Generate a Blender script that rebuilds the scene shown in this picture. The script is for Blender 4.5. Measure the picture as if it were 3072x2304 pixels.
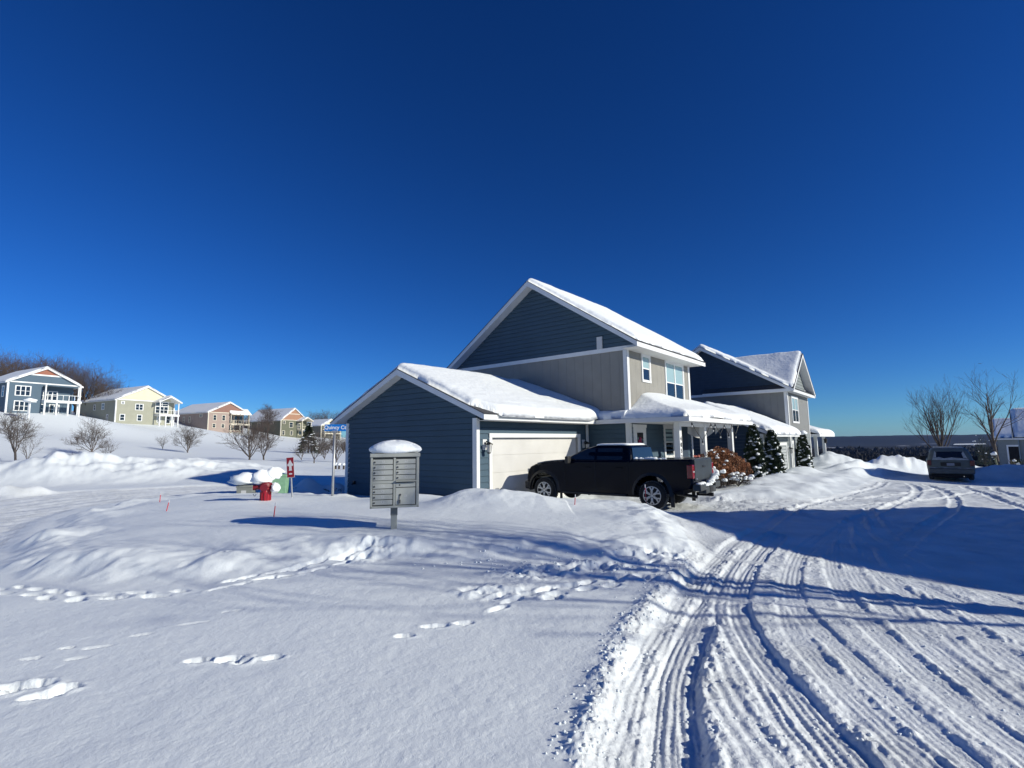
import bpy, bmesh, math, random
import numpy as np
from mathutils import Vector, Matrix

for o in list(bpy.data.objects):
    bpy.data.objects.remove(o)
SC = bpy.context.scene
COL = SC.collection
PI = math.pi
rad = math.radians
random.seed(7)

# ---------------------------------------------------------------- camera
FPX, PITCH, ROLL, CZ = 1538.0, rad(6.52), rad(0.726), 1.6
c_f = np.array([0, math.cos(PITCH), math.sin(PITCH)])
c_u = np.array([0, -math.sin(PITCH), math.cos(PITCH)])
c_x = np.array([1.0, 0, 0])
c_X = math.cos(ROLL) * c_x - math.sin(ROLL) * c_u
c_U = math.sin(ROLL) * c_x + math.cos(ROLL) * c_u
CAM = np.array([0, 0, CZ])
cam = bpy.data.cameras.new('camera')
cam.sensor_width = 36.0
cam.lens = 36.0 * FPX / 3072.0
cam.clip_start = 0.05
cam.clip_end = 30000.0
camo = bpy.data.objects.new('camera', cam)
COL.objects.link(camo)
m = Matrix.Identity(4)
for i in range(3):
    m[i][0], m[i][1], m[i][2], m[i][3] = c_X[i], c_U[i], -c_f[i], CAM[i]
camo.matrix_world = m
SC.camera = camo

# ---------------------------------------------------------------- sky and sun
SUN_AZ, SUN_EL = 111.0, 23.5
world = bpy.data.worlds.new('World')
SC.world = world
world.use_nodes = True
wn = world.node_tree
bg = wn.nodes['Background']
sky = wn.nodes.new('ShaderNodeTexSky')
sky.sky_type = 'NISHITA'
sky.sun_disc = False
sky.sun_elevation = rad(SUN_EL)
sky.sun_rotation = rad(SUN_AZ)
sky.altitude = 1500.0
sky.air_density = 1.0
sky.dust_density = 0.15
sky.ozone_density = 4.0
hs = wn.nodes.new('ShaderNodeHueSaturation')
hs.inputs['Saturation'].default_value = 1.2
wn.links.new(sky.outputs[0], hs.inputs['Color'])
vm_ = wn.nodes.new('ShaderNodeVectorMath')
vm_.operation = 'MULTIPLY'
vm_.inputs[1].default_value = (0.46, 0.77, 1.13)
gm_ = wn.nodes.new('ShaderNodeGamma')
gm_.inputs[1].default_value = 1.22
wn.links.new(hs.outputs[0], gm_.inputs[0])
wn.links.new(gm_.outputs[0], vm_.inputs[0])
wn.links.new(vm_.outputs[0], bg.inputs[0])
bg.inputs[1].default_value = 0.060
sl = bpy.data.lights.new('sun', 'SUN')
sl.energy = 4.9
sl.angle = rad(0.5)
sl.color = (1.0, 0.955, 0.82)
so = bpy.data.objects.new('sun', sl)
COL.objects.link(so)
sdir = Vector((math.sin(rad(SUN_AZ)) * math.cos(rad(SUN_EL)), math.cos(rad(SUN_AZ)) * math.cos(rad(SUN_EL)), math.sin(rad(SUN_EL))))
so.rotation_euler = sdir.to_track_quat('Z', 'Y').to_euler()
so.location = (30, -20, 30)
SC.view_settings.view_transform = 'Standard'
SC.view_settings.look = 'None'
SC.view_settings.exposure = -0.02
SC.view_settings.gamma = 1.0
SC.render.engine = 'CYCLES'
SC.cycles.use_denoising = True
SC.cycles.max_bounces = 6
SC.cycles.volume_bounces = 0

# ---------------------------------------------------------------- survey helpers: a sight line on the photograph gives a true place in the world
YAW = rad(50.66)
BU = np.array([math.cos(YAW), math.sin(YAW), 0.0])
AV = np.array([-math.sin(YAW), math.cos(YAW), 0.0])

def ray(px, py):
    return c_X * (px - 1536) / FPX + c_U * (1152 - py) / FPX + c_f

def onz(px, py, z):
    r = ray(px, py)
    return CAM + r * (z - CZ) / r[2]

def atd(px, py, d):
    r = ray(px, py)
    return CAM + r * d / r[1]

def xy(u, v):
    p = BU * u + AV * v
    return float(p[0]), float(p[1])

# ---------------------------------------------------------------- materials
MATS = {}

def mat(name, color=(0.5, 0.5, 0.5), rough=0.6, metal=0.0, noise=0.0, nscale=8.0, bump=0.0, bscale=30.0, spec=0.5, emit=None, alpha=None, coat=0.0, nd=4.0):
    if name in MATS:
        return MATS[name]
    mt = bpy.data.materials.new(name)
    mt.use_nodes = True
    nt = mt.node_tree
    b = nt.nodes['Principled BSDF']
    b.inputs['Base Color'].default_value = (*color, 1)
    b.inputs['Roughness'].default_value = rough
    b.inputs['Metallic'].default_value = metal
    b.inputs['Specular IOR Level'].default_value = spec
    b.inputs['Coat Weight'].default_value = coat
    tc = nt.nodes.new('ShaderNodeTexCoord')
    if noise > 0:
        n = nt.nodes.new('ShaderNodeTexNoise')
        n.inputs['Scale'].default_value = nscale
        n.inputs['Detail'].default_value = nd
        nt.links.new(tc.outputs['Object'], n.inputs['Vector'])
        mp = nt.nodes.new('ShaderNodeMapRange')
        mp.inputs['From Min'].default_value = 0.3
        mp.inputs['From Max'].default_value = 0.7
        mp.inputs['To Min'].default_value = 1 - noise
        mp.inputs['To Max'].default_value = 1 + noise
        nt.links.new(n.outputs['Fac'], mp.inputs['Value'])
        vm = nt.nodes.new('ShaderNodeVectorMath')
        vm.operation = 'SCALE'
        vm.inputs[0].default_value = color
        nt.links.new(mp.outputs[0], vm.inputs['Scale'])
        nt.links.new(vm.outputs[0], b.inputs['Base Color'])
    if bump > 0:
        n2 = nt.nodes.new('ShaderNodeTexNoise')
        n2.inputs['Scale'].default_value = bscale
        n2.inputs['Detail'].default_value = 5
        nt.links.new(tc.outputs['Object'], n2.inputs['Vector'])
        bp = nt.nodes.new('ShaderNodeBump')
        bp.inputs['Strength'].default_value = 1.0
        bp.inputs['Distance'].default_value = bump
        nt.links.new(n2.outputs['Fac'], bp.inputs['Height'])
        nt.links.new(bp.outputs[0], b.inputs['Normal'])
    if emit:
        b.inputs['Emission Color'].default_value = (*emit[0], 1)
        b.inputs['Emission Strength'].default_value = emit[1]
    MATS[name] = mt
    return mt

def grooved(name, color, spacing, width, depth, noise=0.06):
    """vertical panel grooves along object x + y"""
    mt = mat(name, color, 0.75, noise=noise, nscale=2.0)
    nt = mt.node_tree
    b = nt.nodes['Principled BSDF']
    tc = nt.nodes.new('ShaderNodeTexCoord')
    sp = nt.nodes.new('ShaderNodeSeparateXYZ')
    nt.links.new(tc.outputs['Object'], sp.inputs[0])
    ad = nt.nodes.new('ShaderNodeMath'); ad.operation = 'ADD'
    nt.links.new(sp.outputs[0], ad.inputs[0]); nt.links.new(sp.outputs[1], ad.inputs[1])
    fr = nt.nodes.new('ShaderNodeMath'); fr.operation = 'PINGPONG'; fr.inputs[1].default_value = spacing / 2
    nt.links.new(ad.outputs[0], fr.inputs[0])
    mr = nt.nodes.new('ShaderNodeMapRange'); mr.inputs['From Min'].default_value = 0; mr.inputs['From Max'].default_value = width
    mr.inputs['To Min'].default_value = 0; mr.inputs['To Max'].default_value = 1
    nt.links.new(fr.outputs[0], mr.inputs['Value'])
    bp = nt.nodes.new('ShaderNodeBump'); bp.inputs['Distance'].default_value = depth
    nt.links.new(mr.outputs[0], bp.inputs['Height'])
    nt.links.new(bp.outputs[0], b.inputs['Normal'])
    return mt

M_SNOW = mat('snow', (0.82, 0.86, 0.875), 0.65, bump=0.012, bscale=16.0, spec=0.3)
M_SNOWR = mat('roof_snow', (0.84, 0.875, 0.885), 0.65, bump=0.03, bscale=5.0, spec=0.3)
M_WHITE = mat('white_trim', (0.72, 0.73, 0.72), 0.55, noise=0.04, nscale=3)
M_BLUE = mat('blue_siding', (0.047, 0.088, 0.124), 0.75, noise=0.06, nscale=1.2)
M_NAVY = mat('navy_siding', (0.022, 0.044, 0.075), 0.7, noise=0.10, nscale=3.0)
M_SAGE = mat('grey_green_siding', (0.20, 0.225, 0.225), 0.7, noise=0.06, nscale=3.0)
M_TAUPE = grooved('taupe_panel', (0.255, 0.247, 0.220), 0.405, 0.012, 0.012)
M_GREYP = grooved('grey_panel', (0.19, 0.195, 0.19), 0.405, 0.012, 0.012)
M_GLASS = mat('window_glass', (0.012, 0.015, 0.02), 0.04, spec=0.8)
M_BLIND = mat('window_blind', (0.30, 0.42, 0.42), 0.25, spec=0.7)
M_SHINGLE = mat('roof_shingle', (0.06, 0.06, 0.065), 0.9, noise=0.3, nscale=20)
M_BLACK = mat('black_metal', (0.012, 0.012, 0.013), 0.4)
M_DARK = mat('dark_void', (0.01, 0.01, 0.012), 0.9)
M_STEEL = mat('galvanised_steel', (0.42, 0.43, 0.44), 0.45, metal=0.7, noise=0.15, nscale=12)

# ---------------------------------------------------------------- mesh helpers
class MB:
    def __init__(self, off=(0, 0, 0)):
        self.v, self.f, self.mi = [], [], []
        self.off = np.array(off, float)
    def add(self, vs, fs, mi=0):
        n = len(self.v)
        self.v.extend([tuple(p) for p in vs])
        for f in fs:
            self.f.append(tuple(i + n for i in f)); self.mi.append(mi)
        return self
    def box(self, x0, x1, y0, y1, z0, z1, mi=0):
        vs = [(x, y, z) for z in (z0, z1) for y in (y0, y1) for x in (x0, x1)]
        return self.add(vs, [(0, 2, 3, 1), (4, 5, 7, 6), (0, 1, 5, 4), (2, 6, 7, 3), (0, 4, 6, 2), (1, 3, 7, 5)], mi)
    def bar(self, p, q, w, h=None, mi=0, up=(0, 0, 1)):
        h = w if h is None else h
        p, q = Vector(p), Vector(q)
        d = (q - p).normalized(); up = Vector(up)
        if abs(d.dot(up)) > 0.98: up = Vector((1, 0, 0))
        s = d.cross(up).normalized(); t = s.cross(d)
        vs = [a + s * (i * w / 2) + t * (j * h / 2) for a in (p, q) for i, j in ((-1, -1), (1, -1), (1, 1), (-1, 1))]
        return self.add(vs, [(0, 3, 2, 1), (4, 5, 6, 7), (0, 1, 5, 4), (1, 2, 6, 5), (2, 3, 7, 6), (3, 0, 4, 7)], mi)
    def tube(self, path, rads, n=8, mi=0, caps=True):
        P = [Vector(p) for p in path]
        if not hasattr(rads, '__len__'): rads = [rads] * len(P)
        vs, fs = [], []
        ref = None
        for i, p in enumerate(P):
            d = (P[min(i + 1, len(P) - 1)] - P[max(i - 1, 0)])
            d = d.normalized() if d.length > 1e-9 else Vector((0, 0, 1))
            if ref is None:
                ref = Vector((1, 0, 0)) if abs(d.z) > 0.9 else Vector((0, 0, 1))
            s = d.cross(ref)
            if s.length < 1e-4: s = d.cross(Vector((0, 1, 0)))
            s.normalize(); t = s.cross(d)
            ref = t.cross(s) * -1 if False else ref
            for k in range(n):
                a = 2 * PI * k / n
                vs.append(p + (s * math.cos(a) + t * math.sin(a)) * rads[i])
        for i in range(len(P) - 1):
            for k in range(n):
                k2 = (k + 1) % n
                fs.append((i * n + k, i * n + k2, (i + 1) * n + k2, (i + 1) * n + k))
        if caps:
            fs.append(tuple(range(n))); fs.append(tuple(range((len(P) - 1) * n, len(P) * n))[::-1])
        return self.add(vs, fs, mi)
    def lathe(self, prof, c=(0, 0, 0), axis='z', n=24, mi=0, caps=True):
        vs, fs = [], []
        for r, h in prof:
            for k in range(n):
                a = 2 * PI * k / n
                x, y = r * math.cos(a), r * math.sin(a)
                if axis == 'z': p = (c[0] + x, c[1] + y, c[2] + h)
                elif axis == 'x': p = (c[0] + h, c[1] + x, c[2] + y)
                else: p = (c[0] + x, c[1] + h, c[2] + y)
                vs.append(p)
        for i in range(len(prof) - 1):
            for k in range(n):
                k2 = (k + 1) % n
                fs.append((i * n + k, i * n + k2, (i + 1) * n + k2, (i + 1) * n + k))
        if caps:
            fs.append(tuple(range(n))); fs.append(tuple(range((len(prof) - 1) * n, len(prof) * n))[::-1])
        return self.add(vs, fs, mi)
    def prism(self, poly, d, mi=0):
        """poly: list of 3D points, extruded by vector d"""
        n = len(poly); d = np.array(d, float)
        vs = [np.array(p, float) for p in poly]; vs += [p + d for p in vs]
        fs = [tuple(range(n))[::-1], tuple(range(n, 2 * n))] + [(i, (i + 1) % n, n + (i + 1) % n, n + i) for i in range(n)]
        return self.add(vs, fs, mi)
    def build(self, name, mats, parent=None, smooth=False, bevel=0.0, loc=None, seg=2):
        me = bpy.data.meshes.new(name)
        off = self.off
        me.from_pydata([(p[0] - off[0], p[1] - off[1], p[2] - off[2]) for p in self.v], [], self.f)
        if not isinstance(mats, (list, tuple)): mats = [mats]
        for mm in mats: me.materials.append(mm)
        if len(mats) > 1: me.polygons.foreach_set('material_index', self.mi)
        bm = bmesh.new(); bm.from_mesh(me)
        bmesh.ops.recalc_face_normals(bm, faces=bm.faces)
        bm.to_mesh(me); bm.free()
        if smooth: me.polygons.foreach_set('use_smooth', [True] * len(me.polygons))
        me.update()
        o = bpy.data.objects.new(name, me)
        COL.objects.link(o)
        if parent: o.parent = parent
        if loc is not None: o.location = loc
        if bevel > 0:
            md = o.modifiers.new('bevel', 'BEVEL'); md.width = bevel; md.segments = seg; md.limit_method = 'ANGLE'; md.angle_limit = rad(35)
        return o

def fast_mesh(name, V, F, material, parent=None, smooth=False, loc=None):
    """V (n,3) and F (m,3|4) arrays"""
    V = np.asarray(V, np.float32); F = np.asarray(F, np.int32)
    me = bpy.data.meshes.new(name)
    k = F.shape[1]
    me.vertices.add(len(V)); me.vertices.foreach_set('co', V.ravel())
    me.loops.add(F.size); me.loops.foreach_set('vertex_index', F.ravel())
    me.polygons.add(len(F)); me.polygons.foreach_set('loop_start', np.arange(0, F.size, k, dtype=np.int32))
    try: me.polygons.foreach_set('loop_total', np.full(len(F), k, np.int32))
    except Exception: pass
    me.materials.append(material)
    if smooth: me.polygons.foreach_set('use_smooth', np.ones(len(F), bool))
    me.update(calc_edges=True); me.validate()
    o = bpy.data.objects.new(name, me); COL.objects.link(o)
    if parent: o.parent = parent
    if loc is not None: o.location = loc
    return o

def thing(name, label, cat, loc=(0, 0, 0), rz=0.0, group=None):
    o = bpy.data.objects.new(name, None); COL.objects.link(o)
    o.location = loc; o.rotation_euler = (0, 0, rz); o.empty_display_size = 0.3
    return tag(o, label, cat, group)

def tag(o, label=None, cat=None, group=None, kind=None):
    if label: o['label'] = label
    if cat: o['category'] = cat
    if group: o['group'] = group
    if kind: o['kind'] = kind
    return o

def copy_tree(o, parent=None):
    c = o.copy(); COL.objects.link(c)
    if parent: c.parent = parent
    for ch in [x for x in bpy.data.objects if x.parent == o]:
        copy_tree(ch, c)
    return c

# ---------------------------------------------------------------- noise
def hash2(ix, iy, seed):
    h = (ix.astype(np.int64) * 374761393 + iy.astype(np.int64) * 668265263 + seed * 974634777) & 0xffffffff
    h = ((h ^ (h >> 13)) * 1274126177) & 0xffffffff
    return ((h ^ (h >> 16)) & 0xffff) / 65535.0

def vnoise(x, y, seed=0):
    x0 = np.floor(x); y0 = np.floor(y); fx = x - x0; fy = y - y0
    fx = fx * fx * (3 - 2 * fx); fy = fy * fy * (3 - 2 * fy)
    ix = x0.astype(np.int64); iy = y0.astype(np.int64)
    a = hash2(ix, iy, seed); b = hash2(ix + 1, iy, seed); c = hash2(ix, iy + 1, seed); d = hash2(ix + 1, iy + 1, seed)
    return (a + (b - a) * fx) * (1 - fy) + (c + (d - c) * fx) * fy - 0.5

def fbm(x, y, octv=4, seed=0, gain=0.5):
    s = 0; a = 1.0
    for i in range(octv):
        s = s + a * vnoise(x * 2 ** i + 17.3 * i, y * 2 ** i - 9.1 * i, seed + i); a *= gain
    return s

def sstep(a, b, x):
    t = np.clip((x - a) / (b - a), 0, 1)
    return t * t * (3 - 2 * t)

def polydist(x, y, pts):
    """distance to polyline, arc length at nearest point and side"""
    best = np.full(x.shape, 1e9); arc = np.zeros(x.shape); side = np.zeros(x.shape); L = 0.0
    for (ax, ay), (bx, by) in zip(pts[:-1], pts[1:]):
        dx, dy = bx - ax, by - ay; l2 = dx * dx + dy * dy; l = math.sqrt(l2)
        t = np.clip(((x - ax) * dx + (y - ay) * dy) / l2, 0, 1)
        ex, ey = x - ax - t * dx, y - ay - t * dy
        d = np.hypot(ex, ey); mk = d < best
        best = np.where(mk, d, best); arc = np.where(mk, L + t * l, arc)
        side = np.where(mk, np.sign(ex * -dy + ey * dx), side)
        L += l
    return best, arc, side

def inpoly(x, y, pts):
    """signed distance: positive inside"""
    d, _, _ = polydist(x, y, list(pts) + [pts[0]])
    ins = np.zeros(x.shape, bool); n = len(pts)
    for i in range(n):
        (ax, ay), (bx, by) = pts[i], pts[(i + 1) % n]
        if ay == by: continue
        c = ((ay > y) != (by > y)) & (x < (bx - ax) * (y - ay) / (by - ay) + ax)
        ins ^= c
    return np.where(ins, d, -d)

def smooth_path(pts, n=6):
    out = []
    P = [pts[0]] + list(pts) + [pts[-1]]
    for i in range(1, len(P) - 2):
        p0, p1, p2, p3 = [np.array(q, float) for q in P[i - 1:i + 3]]
        for k in range(n):
            t = k / n
            out.append(tuple(0.5 * ((2 * p1) + (-p0 + p2) * t + (2 * p0 - 5 * p1 + 4 * p2 - p3) * t * t + (-p0 + 3 * p1 - 3 * p2 + p3) * t ** 3)))
    out.append(tuple(pts[-1]))
    return out
# ================================================================= GROUND
def W2(l, z):
    return [tuple(onz(a, b, z)[:2]) for a, b in l]

CT = [(0, 0, 0), (-3, 3, 0), (3, 3, -.06), (0, 6, -.02), (-6, 6, 0), (8, 6, -.12), (6, 10, -.16), (10, 2, -.08), (-10, 2, 0), (0, -8, 0), (10, -8, 0), (-10, -8, 0),
      (-2, 8.7, .03), (-5, 12, 0.0), (-7, 14, -.02), (2, 11, -.05), (-10, 10, -.12), (-14, 16, -.25), (-22, 20, -.3), (-11, 21, -.3), (-6, 22, -.35), (-14, 28, -.35), (-32, 32, -.1), (-40, 12, 0)]
for u, v, z in [(12, 9, -.36), (14, 7, -.28), (17, 5, -.26), (16, 10, -.38), (15, 1, -.22), (20, 8, -.35), (24, 8, -.4), (22, 2, -.35), (29, 5, -.42), (29, -2, -.5), (36, -.75, -.72), (36, 6, -.5), (44, 4, -.6), (45, -2, -1.0), (30, 16, -.6), (20, 20, -.5), (14, 24, -.4), (60, -5, -2.2), (60, 5, -2.2), (85, -8, -2.9), (25, -10, -.4), (12, -10, -.1), (80, 20, -4)]:
    a = xy(u, v); CT.append((a[0], a[1], z))
for px, py, d in [(48, 1384, 48), (275, 1370, 60), (560, 1357, 75), (747, 1383, 52), (942, 1389, 58), (20, 1242, 89), (237, 1248, 99), (343, 1269, 119), (528, 1274, 134),
                  (622, 1294, 158), (748, 1301, 172), (841, 1308, 184), (1000, 1322, 228), (120, 1312, 70), (300, 1305, 90), (560, 1322, 108), (750, 1335, 125), (900, 1350, 112), (1010, 1365, 90), (880, 1400, 50), (400, 1352, 68)]:
    p = atd(px, py, d); CT.append(tuple(p))
CT += [(-120, 130, 11), (-110, 170, 10), (-100, 215, 8), (-90, 260, 6), (-150, 90, 11), (-130, 50, 8), (-70, 40, 1.5), (-60, 10, .5), (-60, -30, 0), (0, -60, 0), (60, -40, 0), (90, 0, -2),
       (0, 70, -1.2), (-20, 80, -.6), (-30, 130, -.2), (0, 150, -4), (60, 120, -7), (120, 100, -9), (130, 50, -7), (0, 260, -10), (160, 220, -22), (-180, 250, 14), (-260, 120, 16), (-200, -50, 3), (250, 80, -20), (40, 55, -1.6)]
CT = np.array(CT, float)

def _tps_fit():
    P = CT[:, :2]; n = len(P)
    r2 = ((P[:, None] - P[None]) ** 2).sum(2)
    K = 0.5 * r2 * np.log(r2 + 1e-9) + np.eye(n) * 2.0
    A = np.zeros((n + 3, n + 3)); A[:n, :n] = K; A[:n, n] = 1; A[:n, n + 1:] = P; A[n, :n] = 1; A[n + 1:, :n] = P.T
    b = np.zeros(n + 3); b[:n] = CT[:, 2]
    return np.linalg.solve(A, b)
TPSW = _tps_fit()

def base_z(x, y):
    x = np.asarray(x, float); y = np.asarray(y, float); s = x.shape; xf, yf = x.ravel(), y.ravel()
    out = np.empty(len(xf)); n = len(CT)
    for i in range(0, len(xf), 100000):
        a, b = xf[i:i + 100000], yf[i:i + 100000]
        q = np.clip(np.hypot(a, b), 0, 300) / np.maximum(np.hypot(a, b), 1e-6); a = a * q; b = b * q
        acc = TPSW[n] + TPSW[n + 1] * a + TPSW[n + 2] * b
        for k in range(n):
            r2 = (a - CT[k, 0]) ** 2 + (b - CT[k, 1]) ** 2
            acc = acc + TPSW[k] * 0.5 * r2 * np.log(r2 + 1e-9)
        out[i:i + 100000] = acc
    z = out.reshape(s)
    r = np.hypot(x, y)
    return z + (-50 - z) * sstep(260, 900, r)

ISLAND = W2([(55, 1650), (110, 1590), (230, 1530), (400, 1496), (620, 1476), (900, 1474), (1060, 1478), (1420, 1478), (1560, 1470), (1650, 1500), (1800, 1506), (1900, 1503), (1955, 1530), (2010, 1570), (2080, 1630), (1950, 1648), (1750, 1662), (1500, 1665), (1300, 1668), (1130, 1660), (1000, 1672), (800, 1690), (600, 1715), (350, 1725), (140, 1700)], 0.08)
LROAD = W2([(-600, 1480), (0, 1480), (300, 1466), (600, 1449), (760, 1441), (1040, 1446), (1300, 1446), (1300, 1470), (1040, 1474), (800, 1474), (620, 1476), (400, 1494), (210, 1528), (90, 1572), (0, 1660), (-500, 1760)], -0.25)
YARD = [xy(*q) for q in [(16.4, 5.6), (17.5, 6.2), (24, 6.6), (30, 7.5), (38, 7), (48, 7), (48, 3.6), (40, 3.0), (33, 2.9), (27, 3.0), (22, 3.0), (18.5, 3.6)]]
ROAD = W2([(1740, 2320), (1790, 2120), (1870, 1920), (1960, 1810), (2080, 1660), (2030, 1580), (1960, 1520)], -0.1) + [xy(*q) for q in [(12.2, 9.2), (17.2, 10.2), (17.2, 6.4), (18.5, 3.4), (22, 2.8), (27, 2.7), (33, 2.6), (40, 2.6), (46, 2.2), (46, -4.2), (36, -4.6), (24, -5), (14, -6), (6, -7)]] + [(2, -6), (0.2, -2)]
BANKC = smooth_path(W2([(-900, 1500), (-300, 1470), (0, 1452), (200, 1447), (420, 1440), (560, 1434), (640, 1430), (700, 1432)], -0.3), 4)
MOUND = [(*onz(1430, 1560, 0)[:2], .0), (-.85, 12.2, .42), (-.2, 12.0, .44), (.55, 11.9, .34), (1.15, 12.0, .20), (1.9, 11.9, .17), (2.75, 11.7, .22), (3.15, 11.2, .18), (3.5, 10.2, .16), (3.6, 9.3, .06)]

# tyre ruts on the near road: (pixels of the rut centre, half width, depth, berm)
def Z2(l):
    return W2([(1536 + .694 * a, 1380 + .694 * b) for a, b in l], -0.12)
RUTS = [
    (Z2([(470, 1500), (480, 1331), (520, 1180), (560, 1000), (620, 860), (690, 720), (760, 610), (850, 490), (940, 390), (1060, 300)]), .16, .050, .05),
    (Z2([(720, 1500), (715, 1331), (710, 1150), (720, 950), (770, 800), (820, 690), (880, 600), (960, 490), (1020, 400), (1120, 310)]), .14, .060, .06),
    (Z2([(1490, 1500), (1380, 1331), (1230, 1150), (1110, 970), (1010, 830), (950, 720), (925, 620), (960, 500), (1010, 420), (1130, 300)]), .11, .035, .04),
    (Z2([(1620, 1500), (1500, 1331), (1340, 1150), (1200, 980), (1090, 850), (1020, 740), (985, 640), (1000, 540), (1050, 440), (1160, 310)]), .10, .040, .03),
    (Z2([(1960, 1500), (1800, 1331), (1560, 1110), (1370, 930), (1260, 800), (1205, 700), (1190, 600), (1195, 500), (1230, 400), (1330, 300)]), .11, .028, .035),
    (Z2([(2180, 1500), (1960, 1300), (1700, 1080), (1480, 880), (1330, 740), (1240, 640), (1215, 540), (1230, 440), (1280, 350)]), .10, .025, .03),
    (Z2([(2480, 1500), (2212, 1270), (1950, 1060), (1700, 850), (1560, 720), (1450, 600), (1400, 500), (1380, 420), (1390, 330)]), .11, .035, .035),
    (Z2([(2500, 1330), (2212, 1120), (1960, 930), (1780, 790), (1650, 680), (1560, 590), (1490, 500), (1450, 400), (1440, 320)]), .10, .025, .03),
    (Z2([(2600, 1130), (2212, 890), (2050, 780), (1900, 690), (1760, 600), (1640, 520), (1560, 430), (1520, 340)]), .11, .03, .03),
    (Z2([(2700, 960), (2212, 740), (2060, 660), (1900, 580), (1760, 510), (1660, 420), (1610, 330)]), .10, .02, .02),
]
for k, (u0, v0, du) in enumerate([(9, 2.6, 0), (9, 1.2, 0), (10, 0.2, 0), (10, -1.3, 0), (12, -2.2, 0)]):
    RUTS.append(([xy(u0 + i * 3, v0 + .5 * math.sin(i * .7 + k) + (i * .0)) for i in range(14)], .12, .03, .03))
for k in range(3):  # car tracks turning into the driveway
    RUTS.append(([xy(10 + 1.3 * k, -1.5), xy(12.5 + 1 * k, .8), xy(14.2 + .5 * k, 2.6), xy(14.2 + .7 * k, 4.4), xy(13.3 + .8 * k, 7)], .12, .035, .025))
RUTS.append(([xy(26, -1), xy(22, .2), xy(18.5, 1.8), xy(16.2, 3.6), xy(15.2, 6)], .12, .035, .03))
RUTS.append(([xy(27.5, 0), xy(23.5, 1.2), xy(20, 2.5), xy(17.4, 4.2), xy(16.6, 6)], .12, .035, .03))
for k in range(5):  # fainter crossing arcs of turning cars
    c0 = 3 + 1.1 * k
    RUTS.append(([xy(c0, -3.4), xy(c0 + 1.6, -1.2 - .2 * k), xy(c0 + 2.2, .8), xy(c0 + 1.8, 2.6), xy(c0 + 3.4, 4.0)] if k % 2 else [xy(c0 - 1, -1.5), xy(c0 + 1.5, -1.0), xy(c0 + 4, -.2 + .2 * k), xy(c0 + 7, 1.2), xy(c0 + 10, 1.6)], .10, .028, .03))
LR = W2([(-400, 1560), (0, 1530), (300, 1490), (600, 1466), (800, 1458), (1100, 1458)], -0.3)
FEET = []
def trail(pts, n, dep=.06, l=.17, w=.07, jit=.05):
    P = W2(pts, 0.02)
    seg = [math.dist(a, b) for a, b in zip(P[:-1], P[1:])]; T = sum(seg)
    rr = random.Random(len(FEET) + 5)
    for i in range(n):
        s = (i + .5) / n * T
        for (a, b), q in zip(zip(P[:-1], P[1:]), seg):
            if s <= q: break
            s -= q
        t = s / q; th = math.atan2(b[1] - a[1], b[0] - a[0])
        off = (.11 if i % 2 else -.11)
        FEET.append((a[0] + (b[0] - a[0]) * t - math.sin(th) * off + rr.uniform(-jit, jit), a[1] + (b[1] - a[1]) * t + math.cos(th) * off + rr.uniform(-jit, jit), th + rr.uniform(-.3, .3), l * rr.uniform(.8, 1.2), w * rr.uniform(.8, 1.2), dep * rr.uniform(.7, 1.2)))
trail([(1120, 1665), (1000, 1690), (900, 1715), (780, 1735), (640, 1760)], 18, .045, .12, .05)
trail([(0, 1750), (100, 1765), (200, 1780), (330, 1782), (440, 1778), (540, 1775)], 14, .035, .13, .06)
trail([(2080, 1700), (1900, 1720), (1780, 1745), (1650, 1770), (1540, 1790), (1480, 1800)], 24, .04, .12, .06, .12)
trail([(1980, 1660), (1800, 1690), (1700, 1700), (1600, 1712), (1540, 1720)], 20, .035, .12, .06, .14)
for a, b, l, w, d, th in [(1215, 1905, .15, .045, .06, .12), (1310, 1874, .22, .05, .06, .12), (1390, 1865, .16, .05, .06, .15), (600, 1980, .17, .05, .07, .12), (690, 1976, .19, .06, .08, .3), (725, 1986, .12, .05, .06, .3), (810, 1974, .16, .055, .07, .35),
                          (40, 2055, .2, .06, .09, .25), (120, 2050, .18, .07, .09, .1), (130, 2085, .2, .06, .1, .5), (200, 2062, .15, .06, .09, .2), (20, 2075, .12, .06, .08, .2),
                          (90, 1975, .16, .035, .02, .3), (200, 1945, .1, .03, .03, .3), (295, 1942, .18, .03, .02, .4), (225, 1975, .16, .03, .02, .3), (430, 1905, .16, .03, .018, .4), (590, 1870, .25, .03, .018, .4), (700, 1835, .2, .03, .018, .4), (660, 1700, .1, .04, .03, .1), (690, 1698, .08, .04, .02, .1)]:
    p = onz(a, b, 0.0); FEET.append((p[0], p[1], th, l * .55, w * .85, d * .7))

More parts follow.
